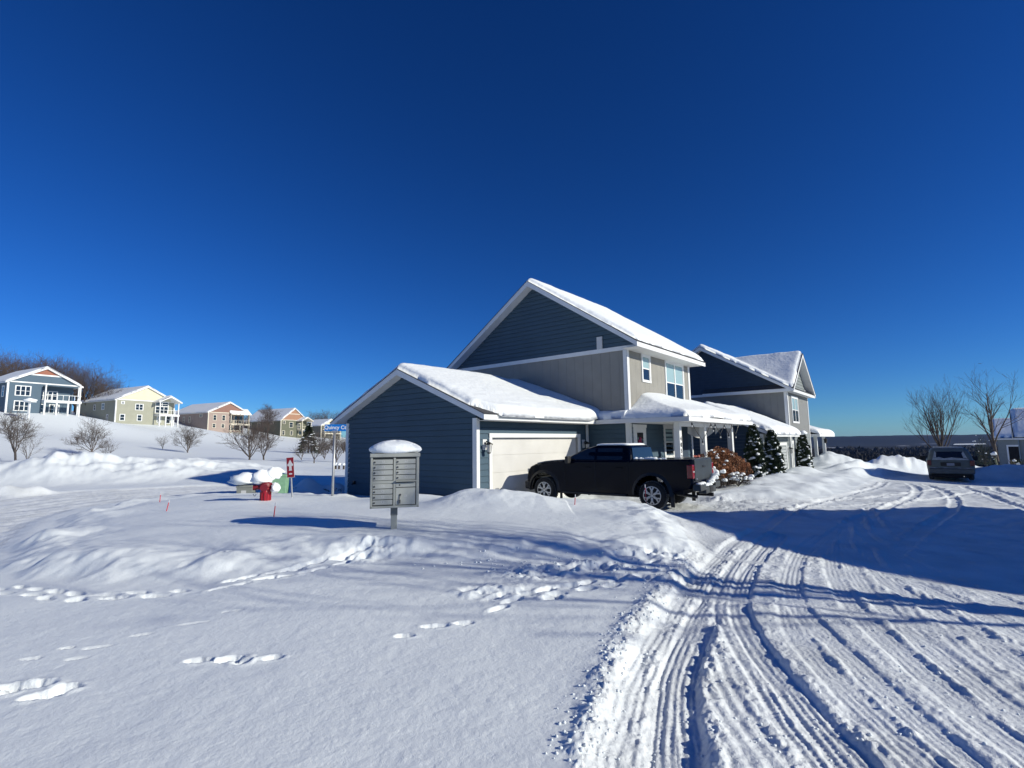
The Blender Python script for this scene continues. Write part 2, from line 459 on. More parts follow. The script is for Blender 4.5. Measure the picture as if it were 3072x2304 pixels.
def ground_z(x, y, detail=True):
    x = np.asarray(x, float); y = np.asarray(y, float)
    r = np.hypot(x, y)
    z = base_z(x, y)
    near = r < 75
    xn, yn = x[near], y[near]
    add = np.zeros(xn.shape)
    # road and left street sink a little, island and yard rise
    isl = inpoly(xn, yn, ISLAND)
    lumps = fbm(xn * 1.1, yn * 1.1, 4, 3)
    mi = sstep(-.30, .42, isl + .30 * lumps)
    add += mi * .20 + .15 * lumps * mi * (1 - sstep(.2, 1.7, isl)) + .05 * mi * fbm(xn * .5, yn * .5, 2, 8)
    rd = inpoly(xn, yn, ROAD)
    mr = sstep(-.15, .35, rd + .1 * fbm(xn * 3, yn * 3, 3, 5))
    add -= mr * .07
    yd = inpoly(xn, yn, YARD)
    add += sstep(-.3, 1.2, yd + .4 * lumps) * (.24 + .16 * fbm(xn * .8, yn * .8, 3, 12))
    lr = inpoly(xn, yn, LROAD)
    ml = sstep(-.3, .4, lr)
    add -= ml * .10
    # ploughed bank beyond the left street
    d, a, s = polydist(xn, yn, BANKC)
    big = fbm(xn * .32, yn * .32, 3, 21); bl = fbm(xn * 1.2, yn * 1.2, 3, 22)
    hh = .95 + .8 * big
    wd = np.where(s < 0, 2.4, 2.4)
    fade = sstep(0, 4.5, 1e9 if False else (polydist(xn, yn, BANKC[-1:] + [(BANKC[-1][0] + .01, BANKC[-1][1])])[0]))
    dd = np.clip(d + .5 * bl, 0, 9)
    add += hh * np.exp(-(dd / wd) ** 2.6) * (1 + .35 * bl + .11 * fbm(xn * 3.4, yn * 3.4, 3, 23)) * (.35 + .65 * fade)
    # mounds by the driveway
    mp = [(q[0], q[1]) for q in MOUND[1:]]
    d, a, s = polydist(xn, yn, mp)
    L = np.cumsum([0] + [math.dist(p, q) for p, q in zip(mp[:-1], mp[1:])])
    hgt = np.interp(a, L, [q[2] for q in MOUND[1:]])
    add += hgt * np.exp(-(d / 1.1) ** 2.0) * (1 + .25 * lumps)
    for px, py, dep, sx, sy, h, rot in [(1250, 1486, 13.6, 1.2, .7, .22, 0), (2480, 1372, 38, 2.6, 1.8, .95, .3), (2560, 1372, 42, 3.0, 1.8, .6, .3), (2600, 1385, 40, 3, 1.2, .7, -.2), (2560, 1400, 33, 2.5, .6, .45, .6), (2640, 1410, 31, 3, .5, .35, .5), (2735, 1395, 45, 4.4, 2.4, 1.25, .1), (2690, 1392, 44, 3, 2.0, .6, .2), (2640, 1398, 44, 3.2, 1.8, .4, .2), (2800, 1392, 48, 3.6, 2.0, .9, 0), (2870, 1388, 50, 3.5, 2, .9, 0), (2930, 1388, 46, 3, 1.6, .7, 0),
                                        (2950, 1392, 42, 1.7, 1.0, .85, .2), (3015, 1390, 38, 1.1, .7, 1.0, 0), (3010, 1425, 31, 3.2, .9, .5, -.1), (3090, 1420, 30, 3.5, 1.0, .6, 0), (2930, 1432, 30, 2.2, .6, .3, 0), (2240, 1475, 21.5, 2.0, .7, .18, .6), (2330, 1460, 24, 2.0, .8, .2, .5), (2410, 1410, 29, .8, .6, .35, 0), (2130, 1500, 18, 1.2, .5, .12, .4),
                                        (500, 1400, 34, 6, 2.0, .7, .5), (640, 1392, 38, 5, 2.0, .8, .3), (250, 1420, 30, 5, 1.5, .3, .6), (110, 1478, 22.5, .5, .4, .3, 0), (20, 1478, 22, .8, .4, .4, 0), (720, 1478, 19.4, .9, .4, .08, 0),
                                        (920, 1470, 20.5, .55, .5, .55, 0), (1010, 1472, 20.8, .5, .4, .4, 0)]:
        p = atd(px, py, dep); c_, s_ = math.cos(rot), math.sin(rot)
        ex, ey = xn - p[0], yn - p[1]; qx = (ex * c_ + ey * s_) / sx; qy = (-ex * s_ + ey * c_) / sy
        g = np.exp(-(qx * qx + qy * qy) ** 1.15) 
        add += h * g * (1 + (.30 * bl + .10 * lumps) * (1 if h > .4 else .3))
    if detail:
        # gentle drift relief everywhere
        add += .07 * fbm(xn * .22, yn * .22, 3, 31) * sstep(2, 9, r[near]) + .014 * fbm(xn * 1.3, yn * .9, 3, 32)
        nn = r[near] < 32
        xx, yy = xn[nn], yn[nn]; ad = np.zeros(xx.shape); m = mr[nn]
        rough = fbm(xx * 9, yy * 9, 4, 41, .6)
        chunk = fbm(xx * 22, yy * 22, 2, 47, .7)
        patch = sstep(-.15, .25, fbm(xx * .9, yy * .9, 3, 43))
        rn = r[near][nn]
        ad += m * .010 * np.clip(chunk + .5 * rough, -.25, .6) * (.25 + .75 * patch) * sstep(14, 6, rn)
        ad += m * (.013 * rough * (.35 + .65 * patch) + .03 * fbm(xx * 2.4, yy * 2.4, 3, 42)) * (.45 + .55 * sstep(12, 5, rn))
        ad += m * .055 * fbm(xx * 2.2 + 9, yy * 3.0, 3, 49) * sstep(11, 16, rn)
        dv = np.exp(-((xx - 6.2) / 2.6) ** 2 - ((yy - 15.0) / 2.6) ** 2)
        ad += m * dv * .05 * fbm(xx * 2.2, yy * 6.5, 3, 52)
        ad += (1 - m) * .0035 * fbm(xx * 14, yy * 14, 3, 44)
        wob = .05 * fbm(xx * 2, yy * 2, 2, 51)
        dr_, ar_, sr_ = polydist(xx, yy, smooth_path(RUTS[4][0], 4))
        ds_ = dr_ * sr_ + .12 * fbm(ar_ * .35, dr_ * .8, 3, 53)
        ad += m * sstep(16, 9, rn) * (.0045 * np.cos(ds_ * 2 * PI / .085) + .006 * fbm(ds_ * 9, ar_ * .5, 3, 54)) * sstep(-.1, .35, fbm(ds_ * .9, ar_ * .25, 2, 55) + .15)
        for ri, (pts, hw, dep, berm) in enumerate(RUTS):
            pts = smooth_path(pts, 5)
            P = np.array(pts); bb = (xx > P[:, 0].min() - .8) & (xx < P[:, 0].max() + .8) & (yy > P[:, 1].min() - .8) & (yy < P[:, 1].max() + .8)
            if not bb.any(): continue
            d, a, s = polydist(xx[bb], yy[bb], pts); d = np.abs(d + wob[bb] * .5)
            near_m = m[bb]
            kf = (.66 if ri < 4 else .36) + .7 * sstep(11, 17, rn[bb]) * (ri >= 10)
            prof = -kf * dep * (1 - sstep(hw * .8, hw * 1.25, d))
            tread = (.75 if ri < 4 else .55) * (.0014 * np.sin(a * 2 * PI / .042 + 60 * d) + .0045 * np.cos(d * 2 * PI / .055)) * (1 - sstep(hw * .8, hw, d)) * np.clip(.6 + 2 * patch[bb] - 1.2 * rough[bb], 0, 1.3)
            bz = ((.30 if ri < 4 else .17) + .6 * sstep(11, 17, rn[bb]) * (ri >= 10)) * berm * np.exp(-((d - hw * 1.5) / (hw * .5)) ** 2) * (.45 + 1.6 * np.clip(rough[bb] + .6 * chunk[bb] + .15, 0, .8))
            flat = (1 - sstep(hw * .7, hw * 1.1, d))
            ad[bb] = ad[bb] * (1 - .75 * flat * near_m) + near_m * (prof + bz + tread)
        # the bright berm at the left edge of the road
        e = np.exp(-((rd[nn] - .02) / .11) ** 2) * sstep(9.5, 7.5, rn) * (xx > -1)
        ad += e * (.028 + .032 * np.clip(rough + .6 * chunk + .2, 0, .8))
        # street at the left: fine parallel wheel marks
        m2 = ml[nn]
        if (m2 > 0).any():
            bb = m2 > 0
            d, a, s = polydist(xx[bb], yy[bb], LR)
            ad[bb] += m2[bb] * (.022 * np.sin(s * d * 7 + 1.5 * fbm(a * .2, d * .8, 2, 61)) + .03 * rough[bb] * .6)
        for fx, fy, th, l, w, dp in FEET:
            bb = (np.abs(xx - fx) < .7) & (np.abs(yy - fy) < .7)
            if not bb.any(): continue
            c_, s_ = math.cos(th), math.sin(th)
            ex, ey = xx[bb] - fx, yy[bb] - fy; qx = (ex * c_ + ey * s_) / l; qy = (-ex * s_ + ey * c_) / w
            q = np.sqrt(qx * qx + qy * qy)
            ad[bb] += -dp * (1 - sstep(.6, 1.15, q + .5 * rough[bb])) + dp * .22 * np.exp(-((q - 1.35) / .35) ** 2) * (.5 + rough[bb])
        # trampled snow near the mailboxes and road edge
        tp = [onz(1130, 1655, .05), onz(1090, 1672, .05), onz(2000, 1668, 0), onz(1800, 1700, 0), onz(1620, 1720, 0), onz(2180, 1492, -.2), onz(1480, 1775, 0)]
        for q, R_ in zip(tp, (.35, .3, .5, .5, .5, .6, .4)):
            ex = np.hypot(xx - q[0], (yy - q[1]) * 1.6)
            ad += .11 * np.clip(fbm(xx * 6, yy * 6, 3, 71), -.3, .5) * np.exp(-(ex / R_) ** 2)
        add_n = np.zeros(xn.shape); add_n[nn] = ad; add += add_n
    zn = z[near] + add
    z = z.copy(); z[near] = zn
    far = r > 75
    rf = r[far]
    if far.any():
        az = np.arctan2(x[far], y[far])
        z[far] += 1.0 * fbm(x[far] * .01, y[far] * .01, 3, 81) * sstep(300, 900, rf) * 4
        ridge = 62 + 22 * fbm(az * 3.1 + 4, az * 0 + .5, 3, 91) + 14 * (az - .75) + 4 * fbm(az * 40, rf * .001, 2, 92)
        z[far] += ridge * sstep(4300, 5700, rf)
        z[far] += 14 * sstep(2300, 3300, rf) * (1 - sstep(3300, 4200, rf)) * np.clip(fbm(az * 6, rf * .0007, 2, 93) + .2, 0, 1)
    return z

def gz(x, y):
    return float(ground_z(np.array([x]), np.array([y]), False)[0])

def build_ground():
    fine = np.radians(np.arange(-57, 57.01, 0.105))
    coarse = np.radians(np.arange(60, 300, 5.0))
    az = np.concatenate([fine, coarse])
    rr = [0.35]
    while rr[-1] < 12: rr.append(rr[-1] * (1.0036 if rr[-1] > 2.2 else 1.008))
    while rr[-1] < 48: rr.append(rr[-1] * 1.0062)
    while rr[-1] < 420: rr.append(rr[-1] * 1.014)
    while rr[-1] < 9500: rr.append(rr[-1] * 1.045)
    rr = np.array(rr); na, nr = len(az), len(rr)
    A_, R_ = np.meshgrid(az, rr)
    X = R_ * np.sin(A_); Y = R_ * np.cos(A_)
    Z = ground_z(X, Y)
    V = np.stack([X, Y, Z], 2).reshape(-1, 3)
    V = np.vstack([V, [[0, 0, float(Z[0].mean())]]])
    i = np.arange(nr - 1)[:, None] * na; j = np.arange(na)[None]; j2 = (j + 1) % na
    F = np.stack([i + j, i + na + j, i + na + j2, i + j2], 2).reshape(-1, 4)
    cx = V[F].mean(1)
    rc = np.hypot(cx[:, 0], cx[:, 1])
    kind = np.zeros(len(F), int)
    nm = rc < 60
    k = np.zeros(nm.sum(), int)
    k[(inpoly(cx[nm, 0], cx[nm, 1], ROAD) > 0) | (inpoly(cx[nm, 0], cx[nm, 1], LROAD) > 0)] = 1
    kind[nm] = k
    kind[rc > 420] = 2
    kind[rc > 4200] = 3
    def sub(name, mk, m_, extra=None):
        f = F[mk]; u, inv = np.unique(f, return_inverse=True)
        o = fast_mesh(name, V[u], inv.reshape(f.shape), m_, smooth=True)
        tag(o, kind='structure'); return o
    sub('snowy_ground', kind == 0, M_GROUND)
    sub('snowy_road', kind == 1, M_ROAD)
    sub('valley_floor', kind == 2, M_VALLEY)
    sub('far_hills', kind == 3, M_HILL)
    c = len(V) - 1
    T = np.array([[c, q, (q + 1) % na] for q in range(na)])
    u, inv = np.unique(T, return_inverse=True)
    tag(fast_mesh('ground_underfoot', V[u], inv.reshape(T.shape), M_GROUND, smooth=True), kind='structure')

def snowmat(name, col, b1, s1, b2, s2, dirt=0.0):
    mt = bpy.data.materials.new(name); mt.use_nodes = True; nt = mt.node_tree; b = nt.nodes['Principled BSDF']
    b.inputs['Roughness'].default_value = .6; b.inputs['Specular IOR Level'].default_value = .35
    b.inputs['Base Color'].default_value = (*col, 1)
    tc = nt.nodes.new('ShaderNodeTexCoord')
    def nz(s, dt):
        n = nt.nodes.new('ShaderNodeTexNoise'); n.inputs['Scale'].default_value = s; n.inputs['Detail'].default_value = dt
        nt.links.new(tc.outputs['Object'], n.inputs['Vector']); return n
    n1, n2 = nz(s1, 4), nz(s2, 3)
    bp1 = nt.nodes.new('ShaderNodeBump'); bp1.inputs['Distance'].default_value = b1
    bp2 = nt.nodes.new('ShaderNodeBump'); bp2.inputs['Distance'].default_value = b2
    nt.links.new(n1.outputs['Fac'], bp1.inputs['Height']); nt.links.new(n2.outputs['Fac'], bp2.inputs['Height'])
    nt.links.new(bp1.outputs[0], bp2.inputs['Normal']); nt.links.new(bp2.outputs[0], b.inputs['Normal'])
    if dirt:
        n3 = nz(1.3, 6)
        cr = nt.nodes.new('ShaderNodeValToRGB'); cr.color_ramp.elements[0].position = .35; cr.color_ramp.elements[1].position = .62
        cr.color_ramp.elements[0].color = (*[c * (1 - dirt) for c in col], 1); cr.color_ramp.elements[1].color = (*col, 1)
        nt.links.new(n3.outputs['Fac'], cr.inputs[0]); nt.links.new(cr.outputs[0], b.inputs['Base Color'])
    return mt
M_GROUND = snowmat('fresh_snow', (.80, .85, .865), .004, 40, .0028, 210)
M_ROAD = snowmat('packed_snow', (.79, .83, .845), .012, 30, .003, 150, dirt=.16)

def farmat(name, c1, c2, c3, scale, snow_at):
    mt = bpy.data.materials.new(name); mt.use_nodes = True; nt = mt.node_tree; b = nt.nodes['Principled BSDF']
    b.inputs['Roughness'].default_value = .95; b.inputs['Specular IOR Level'].default_value = .1
    tc = nt.nodes.new('ShaderNodeTexCoord'); n = nt.nodes.new('ShaderNodeTexNoise'); n.inputs['Scale'].default_value = scale; n.inputs['Detail'].default_value = 8
    nt.links.new(tc.outputs['Object'], n.inputs['Vector'])
    cr = nt.nodes.new('ShaderNodeValToRGB'); e = cr.color_ramp.elements
    e[0].position = .3; e[0].color = (*c1, 1); e[1].position = snow_at - .02; e[1].color = (*c2, 1)
    q = e.new(snow_at); q.color = (*c3, 1)
    nt.links.new(n.outputs['Fac'], cr.inputs[0]); nt.links.new(cr.outputs[0], b.inputs['Base Color'])
    return mt
M_VALLEY = farmat('valley_wood', (.012, .014, .013), (.022, .019, .017), (.5, .52, .56), .006, .66)
M_HILL = farmat('hill_wood', (.014, .02, .03), (.025, .03, .04), (.35, .38, .42), .0016, .68)
build_ground()
# ================================================================= HOUSES
def PL(kind, c):
    return (lambda s, z, d: (s, c - d, z)) if kind == 'F' else (lambda s, z, d: (c - d, s, z))

def pbox(mb, pl, s0, s1, z0, z1, d0, d1, mi=0):
    vs = [pl(s, z, d) for d in (d0, d1) for z in (z0, z1) for s in (s0, s1)]
    return mb.add(vs, [(0, 2, 3, 1), (4, 5, 7, 6), (0, 1, 5, 4), (2, 6, 7, 3), (0, 4, 6, 2), (1, 3, 7, 5)], mi)

def lap(mb, pl, poly, exp=0.18, mi=0):
    """overlapping siding boards over a convex outline (s, z)"""
    zs = [p[1] for p in poly]; z0, z1 = min(zs), max(zs)
    cuts = sorted(set([z0, z1] + [p[1] for p in poly] + [z0 + exp * k for k in range(1, int((z1 - z0) / exp) + 1)]))
    def span(z):
        xs = []
        for (a, b), (c, d) in zip(poly, poly[1:] + poly[:1]):
            if b == d:
                if abs(b - z) < 1e-6: xs += [a, c]
            elif min(b, d) - 1e-9 <= z <= max(b, d) + 1e-9: xs.append(a + (c - a) * (z - b) / (d - b))
        return min(xs), max(xs)
    for a, b in zip(cuts[:-1], cuts[1:]):
        if b - a < 1e-4: continue
        k = math.floor((a - z0 + 1e-6) / exp)
        top_ = abs((b - z0) / exp - round((b - z0) / exp)) < 1e-6 and b < z1 - 1e-6
        if top_: b -= .009
        da = .030 - .027 * ((a - z0) - k * exp) / exp; db = .030 - .027 * ((b - z0) - k * exp) / exp
        e = 1e-4
        s0, s1 = span(a + e); t0, t1 = span(b - e)
        vs = [pl(s0, a, da), pl(s1, a, da), pl(t1, b, db), pl(t0, b, db), pl(s0, a, .001), pl(s1, a, .001)]
        mb.add(vs, [(0, 1, 2, 3), (4, 5, 1, 0)], mi)
    mb.add([pl(a, b, -.12) for a, b in poly], [tuple(range(len(poly)))], mi)
    return mb

def window(root, off, pl, s0, s1, z0, z1, cols=1, rows=2, glass=None, trim=.09, name='window', frame=None, bars=.035, glass2=None, label=None, d=0.0):
    frame = frame or M_WHITE; glass = glass or M_GLASS
    mb = MB(off)
    pbox(mb, pl, s0 - trim, s1 + trim, z1, z1 + trim * 1.25, d, d + .055)
    pbox(mb, pl, s0 - trim, s1 + trim, z0 - trim, z0, d, d + .055)
    pbox(mb, pl, s0 - trim, s0, z0, z1, d, d + .05); pbox(mb, pl, s1, s1 + trim, z0, z1, d, d + .05)
    for i in range(1, cols):
        s = s0 + (s1 - s0) * i / cols; pbox(mb, pl, s - bars * 1.3, s + bars * 1.3, z0, z1, d, d + .042)
    for j in range(1, rows):
        z = z0 + (z1 - z0) * j / rows; pbox(mb, pl, s0, s1, z - bars * .7, z + bars * .7, d, d + .034)
    for i in range(cols):
        a = s0 + (s1 - s0) * i / cols; b = s0 + (s1 - s0) * (i + 1) / cols
        pbox(mb, pl, a, a + bars, z0, z1, d, d + .030); pbox(mb, pl, b - bars, b, z0, z1, d, d + .030)
    o = mb.build(name, frame, root)
    g = MB(off); zm = z0 + (z1 - z0) / 2
    pbox(g, pl, s0, s1, z0, zm, d, d + .020, 0); pbox(g, pl, s0, s1, zm + .001, z1, d, d + .020, 1 if glass2 else 0)
    g.build('pane', [glass, glass2 or glass], o)
    if label: o['label'] = label
    return o

def snow_field(name, off, parent, x0, x1, y0, y1, zf, T, er=.3, step=.09, seed=0, namp=.12, nsc=1.2, mask=None, edges=(1, 1, 1, 1), material=None):
    nx = max(4, int((x1 - x0) / step)); ny = max(4, int((y1 - y0) / step))
    xs = np.linspace(x0, x1, nx + 1); ys = np.linspace(y0, y1, ny + 1)
    X, Y = np.meshgrid(xs, ys)
    big = 1e9
    d = np.minimum.reduce([X - x0 if edges[0] else X * 0 + big, x1 - X if edges[1] else X * 0 + big, Y - y0 if edges[2] else X * 0 + big, y1 - Y if edges[3] else X * 0 + big])
    if mask is not None: d = np.minimum(d, mask(X, Y))
    d = d + er * .13 * np.clip(fbm(X * 2.6, Y * 2.6, 3, seed + 4), -.6, .25) * (d < er * 2)
    q = np.clip(d / er, 0, 1)
    prof = np.sqrt(np.clip(1 - (1 - q) ** 2, 0, 1))
    th = T * prof * (1 + namp * fbm(X * nsc, Y * nsc, 4, seed)) + .25 * T * 0
    th = np.where(d <= 0, -.03, th + .02)
    Z = zf(X, Y) + th
    wob = .035 * fbm(X * 2.3, Y * 2.3, 3, seed + 9) * (1 - q)
    V = np.stack([X, Y, Z], 2).reshape(-1, 3)
    i = np.arange(ny)[:, None] * (nx + 1); j = np.arange(nx)[None]
    F = np.stack([i + j, i + j + 1, i + nx + 2 + j, i + nx + 1 + j], 2).reshape(-1, 4)
    if mask is not None:
        dm = d.reshape(-1); F = F[(dm[F] > 0).any(1)]
    # skirt down to the roof along the outer rim
    from collections import Counter
    E = np.concatenate([F[:, [0, 1]], F[:, [1, 2]], F[:, [2, 3]], F[:, [3, 0]]]); Es = np.sort(E, 1)
    key = Es[:, 0].astype(np.int64) * len(V) + Es[:, 1]
    uq, idx, cnt = np.unique(key, return_index=True, return_counts=True)
    B = E[idx[cnt == 1]]
    low = V.copy(); low[:, 2] = zf(X, Y).reshape(-1) - .02
    n = len(V)
    SK = np.stack([B[:, 1], B[:, 0], B[:, 0] + n, B[:, 1] + n], 1)
    V2 = np.vstack([V, low]); F2 = np.vstack([F, SK])
    u, inv = np.unique(F2, return_inverse=True)
    return fast_mesh(name, V2[u] - np.array(off), inv.reshape(F2.shape), material or M_SNOWR, parent, smooth=True)

def gable_roof(off, root, axis, a0, a1, c0, cp, c1, ze, zp, t=.17, name='roof', mats=None):
    """ridge along axis ('x' or 'y'); a0..a1 along the ridge; eaves at c0/c1, peak at cp"""
    mb = MB(off)
    def P(a, c, z): return (a, c, z) if axis == 'x' else (c, a, z)
    for c in (c0, c1):
        sl_ = abs(zp - ze) / abs(cp - c); ext = .02 if c == c0 else .02
        sec = [(c, ze), (cp, zp), (cp, zp - t * 1.25), (c, ze - t)]
        mb.prism([P(a0, s, z) for s, z in sec], np.array(P(a1, 0, 0)) - np.array(P(a0, 0, 0)), 0)
        sg = -1 if c < cp else 1
        sec = [(c + sg * .02, ze + .001), (cp, zp + .004), (cp, zp + .022), (c + sg * .03, ze + .02)]
        e = .015
        mb.prism([P(a0 - e, s, z) for s, z in sec], np.array(P(a1 + e, 0, 0)) - np.array(P(a0 - e, 0, 0)), 1)
    return mb.build(name, mats or [M_WHITE, M_SHINGLE], root)

def text_part(name, s, size, parent, origin, xdir, zdir, material, extrude=.004, vertical=False, align='CENTER'):
    cu = bpy.data.curves.new(name, 'FONT'); cu.body = s; cu.size = size; cu.extrude = extrude; cu.align_x = align; cu.align_y = 'CENTER'; cu.offset = size * .018
    ob = bpy.data.objects.new(name, cu); COL.objects.link(ob)
    dg = bpy.context.evaluated_depsgraph_get()
    me = bpy.data.meshes.new_from_object(ob.evaluated_get(dg)); bpy.data.objects.remove(ob)
    xd, zd = Vector(xdir).normalized(), Vector(zdir).normalized(); nd = xd.cross(zd)
    Mx = Matrix(((xd.x, zd.x, nd.x, origin[0]), (xd.y, zd.y, nd.y, origin[1]), (xd.z, zd.z, nd.z, origin[2]), (0, 0, 0, 1)))
    me.transform(Mx); me.materials.clear(); me.materials.append(material)
    o = bpy.data.objects.new(name, me); COL.objects.link(o); o.parent = parent
    return o

def wall_lamp(root, off, pl, s, z):
    mb = MB(off)
    pbox(mb, pl, s - .09, s + .09, z - .16, z + .16, 0, .03, 1)
    mb.tube([pl(s, z + .02, .03), pl(s, z + .10, .10), pl(s, z + .06, .20)], .018, 6)
    c = pl(s, z, .20)
    mb.lathe([(.02, .08), (.12, .02), (.125, .0), (.11, -.01)], c, n=12)
    for k in range(4):
        a = PI / 4 + k * PI / 2
        mb.tube([(c[0] + .09 * math.cos(a), c[1] + .09 * math.sin(a), c[2]), (c[0] + .06 * math.cos(a), c[1] + .06 * math.sin(a), c[2] - .24)], .008, 4)
    mb.lathe([(.06, -.24), (.065, -.26), (.02, -.28)], c, n=10)
    o = mb.build('wall_lamp', [M_BLACK, M_WHITE], root)
    g = MB(off); g.lathe([(.05, -.23), (.08, -.02)], c, n=10); g.build('lamp_glass', mat('lamp_glass', (.5, .5, .48), .1, alpha=.5), o)
    return o

def pieces(name, m_, root, off, lst):
    for q in lst:
        mb = MB(off)
        if callable(q[0]): pbox(mb, *q)
        else: mb.box(*q)
        mb.build(name, m_, root)

# ---------------------------------------------------------------- the near blue house
def near_house():
    o3 = (17.8 * BU + 10 * AV) + np.array([0, 0, -.45]); off = (17.8, 10, -.45)
    r = thing('blue_house', 'big slate blue and taupe house with a low front garage, white trim and snowy roofs', 'house', o3, YAW)
    S1, F1 = PL('S', 11.4), PL('F', 10.76)
    S2, F2 = PL('S', 17.8), PL('F', 8.9)
    # garage walls
    mb = MB(off); lap(mb, S1, [(10.76, -.75), (17.65, -.75), (17.65, 2.55), (14.2, 4.02), (10.76, 2.55)], .185); mb.build('garage_side_wall', M_BLUE, r)
    mb = MB(off)
    for a, b, c, d in ((11.4, 11.93, -.7, 2.33), (17.24, 17.8, -.7, 2.33), (11.93, 17.24, 1.9, 2.33)): lap(mb, F1, [(a, c), (b, c), (b, d), (a, d)], .185)
    mb.build('garage_front_wall', M_BLUE, r)
    mb = MB(off); lap(mb, S2, [(8.9, -.7), (10.74, -.7), (10.74, 2.6), (8.9, 2.6)], .185); mb.build('side_wall', M_BLUE, r)
    mb = MB(off); lap(mb, F2, [(17.8, -.7), (24.2, -.7), (24.2, 2.9), (17.8, 2.9)], .185); mb.build('porch_wall', M_BLUE, r)
    mb = MB(off)
    mb.box(17.81, 24.2, 9.0, 17.8, -.7, 5.1)
    mb.box(11.5, 17.8, 10.9, 17.6, -.7, 2.3)
    mb.build('rear_walls', M_BLUE, r)
    # upper storey
    mb = MB(off); pbox(mb, S2, 8.9, 17.8, 2.45, 5.12, -.05, .012); pbox(mb, F2, 17.8, 24.2, 2.9, 5.12, -.05, .012); mb.build('upper_wall', M_TAUPE, r)
    mb = MB(off); lap(mb, S2, [(8.40, 5.24), (18.2, 5.24), (13.3, 8.46)], .185); mb.build('gable_wall', M_BLUE, r)
    # trims
    pieces('corner_board', M_WHITE, r, off, [(S1, 10.72, 10.90, -.7, 2.36, 0, .035), (F1, 11.36, 11.50, -.7, 2.34, 0, .037), (S1, 17.52, 17.69, -.7, 2.42, 0, .035), (S2, 8.86, 9.03, -.7, 5.08, 0, .04),
        (F2, 17.76, 17.93, -.7, 5.09, 0, .042), (F2, 24.05, 24.24, -.7, 5.09, 0, .04), (S2, 17.65, 17.82, 3.0, 5.08, 0, .04)])
    pieces('frieze_board', M_WHITE, r, off, [(S2, 8.3, 18.2, 5.085, 5.245, 0, .05)])
    mb = MB(off); mb.box(18.2, 24.65, 7.16, 7.33, 2.12, 2.275); mb.build('porch_beam', M_WHITE, r)
    mb = MB(off); pbox(mb, S2, 9.90, 10.14, 5.25, 5.74, .0, .07); mb.build('wall_vent', mat('vent_paint', (.55, .56, .56), .6), r)
    # roofs
    gable_roof(off, r, 'x', 17.35, 24.65, 8.23, 13.3, 18.37, 5.27, 8.63, .18, 'main_roof')
    mb = MB(off); mb.box(17.42, 24.3, 8.25, 8.9, 5.093, 5.115); mb.build('eave_soffit', mat('soffit', (.62, .62, .60), .7), r)
    gable_roof(off, r, 'x', 11.04, 17.79, 10.12, 14.2, 18.3, 2.44, 4.17, .16, 'garage_roof')
    mb = MB(off); mb.box(11.42, 17.8, 10.14, 10.74, 2.27, 2.285); mb.build('garage_soffit', mat('soffit'), r)
    zm = lambda X, Y: 5.29 + (8.63 - 5.27) / 5.07 * np.minimum(Y - 8.23, 18.37 - Y)
    msk = lambda X, Y: np.where(Y > 13.3, np.minimum(X - 17.42, 24.6 - X), np.minimum(X - 17.38 - .02 * (13.3 - Y), 24.62 - X))
    snow_field('roof_snow', off, r, 17.37, 24.62, 8.30, 18.3, zm, .20, .34, .085, 3, .20, .7, msk)
    def zg(X, Y):
        return 2.46 + (4.17 - 2.44) / 4.08 * np.minimum(Y - 10.12, 18.3 - Y)
    def mg(X, Y):
        slide = -.10 + .97 * sstep(11.9, 11.0, X) * sstep(11.8, 10.2, Y) + .05 * fbm(X * 2, Y * 0, 3, 5)
        return np.minimum(X - 11.1 - .05 * fbm(Y * 2, X * 0, 2, 6) * 1.0, Y - 10.12 - slide)
    def zgd(X, Y):   # drift against the tall wall
        return zg(X, Y) + .16 * np.exp(-((17.8 - X) / 1.0) ** 2) * sstep(14.5, 11, Y) - .06 * np.exp(-((17.0 - X) / .5) ** 2)
    snow_field('roof_snow', off, r, 11.08, 17.78, 10.00, 18.28, zgd, .23, .30, .07, 11, .22, .8, mg, edges=(1, 0, 1, 1))
    # garage door
    mb = MB(off)
    pbox(mb, F1, 11.93, 12.06, -.55, 1.9, 0, .05); pbox(mb, F1, 17.11, 17.24, -.55, 1.9, 0, .05); pbox(mb, F1, 11.93, 17.24, 1.765, 1.9, .0, .055)
    fr = mb.build('garage_door_frame', M_WHITE, r)
    mb = MB(off)
    mw = mat('garage_door_paint', (.61, .60, .57), .5, noise=.07, nscale=1.2)
    for k in range(4):
        z0 = -.45 + k * .553; pbox(mb, F1, 12.06, 17.11, z0 + .006, z0 + .547, -.13, -.085)
    pbox(mb, F1, 12.06, 17.11, -.5, 1.765, -.16, -.10)
    mb.build('garage_door', mw, r)
    mb = MB(off)
    pbox(mb, F1, 12.06, 12.075, -.5, 1.765, -.16, .0); pbox(mb, F1, 17.095, 17.11, -.5, 1.765, -.16, .0); pbox(mb, F1, 12.06, 17.11, 1.75, 1.765, -.16, .0)
    mb.build('door_jamb', mat('jamb', (.35, .34, .32), .7), fr)
    tb = MB(off); pbox(tb, S1, 16.98, 17.10, .12, .24, .03, .10); tb.tube([S1(17.04, .18, .1), S1(17.04, .10, .16)], .03, 6); tb.build('outdoor_tap', M_BLACK, r)
    wall_lamp(r, off, F1, 11.74, 1.55); wall_lamp(r, off, F1, 17.50, 1.52)
    mb = MB(off); mb.box(17.66, 17.74, 10.64, 10.72, -.6, 2.3); mb.build('downspout', M_WHITE, r)
    # upper windows
    window(r, off, F2, 19.12, 19.76, 4.05, 5.0 - .02, 1, 2, M_GLASS, .10, glass2=M_BLIND)
    window(r, off, F2, 21.45, 23.38, 3.30, 4.98, 2, 2, M_GLASS, .10, glass2=M_BLIND)
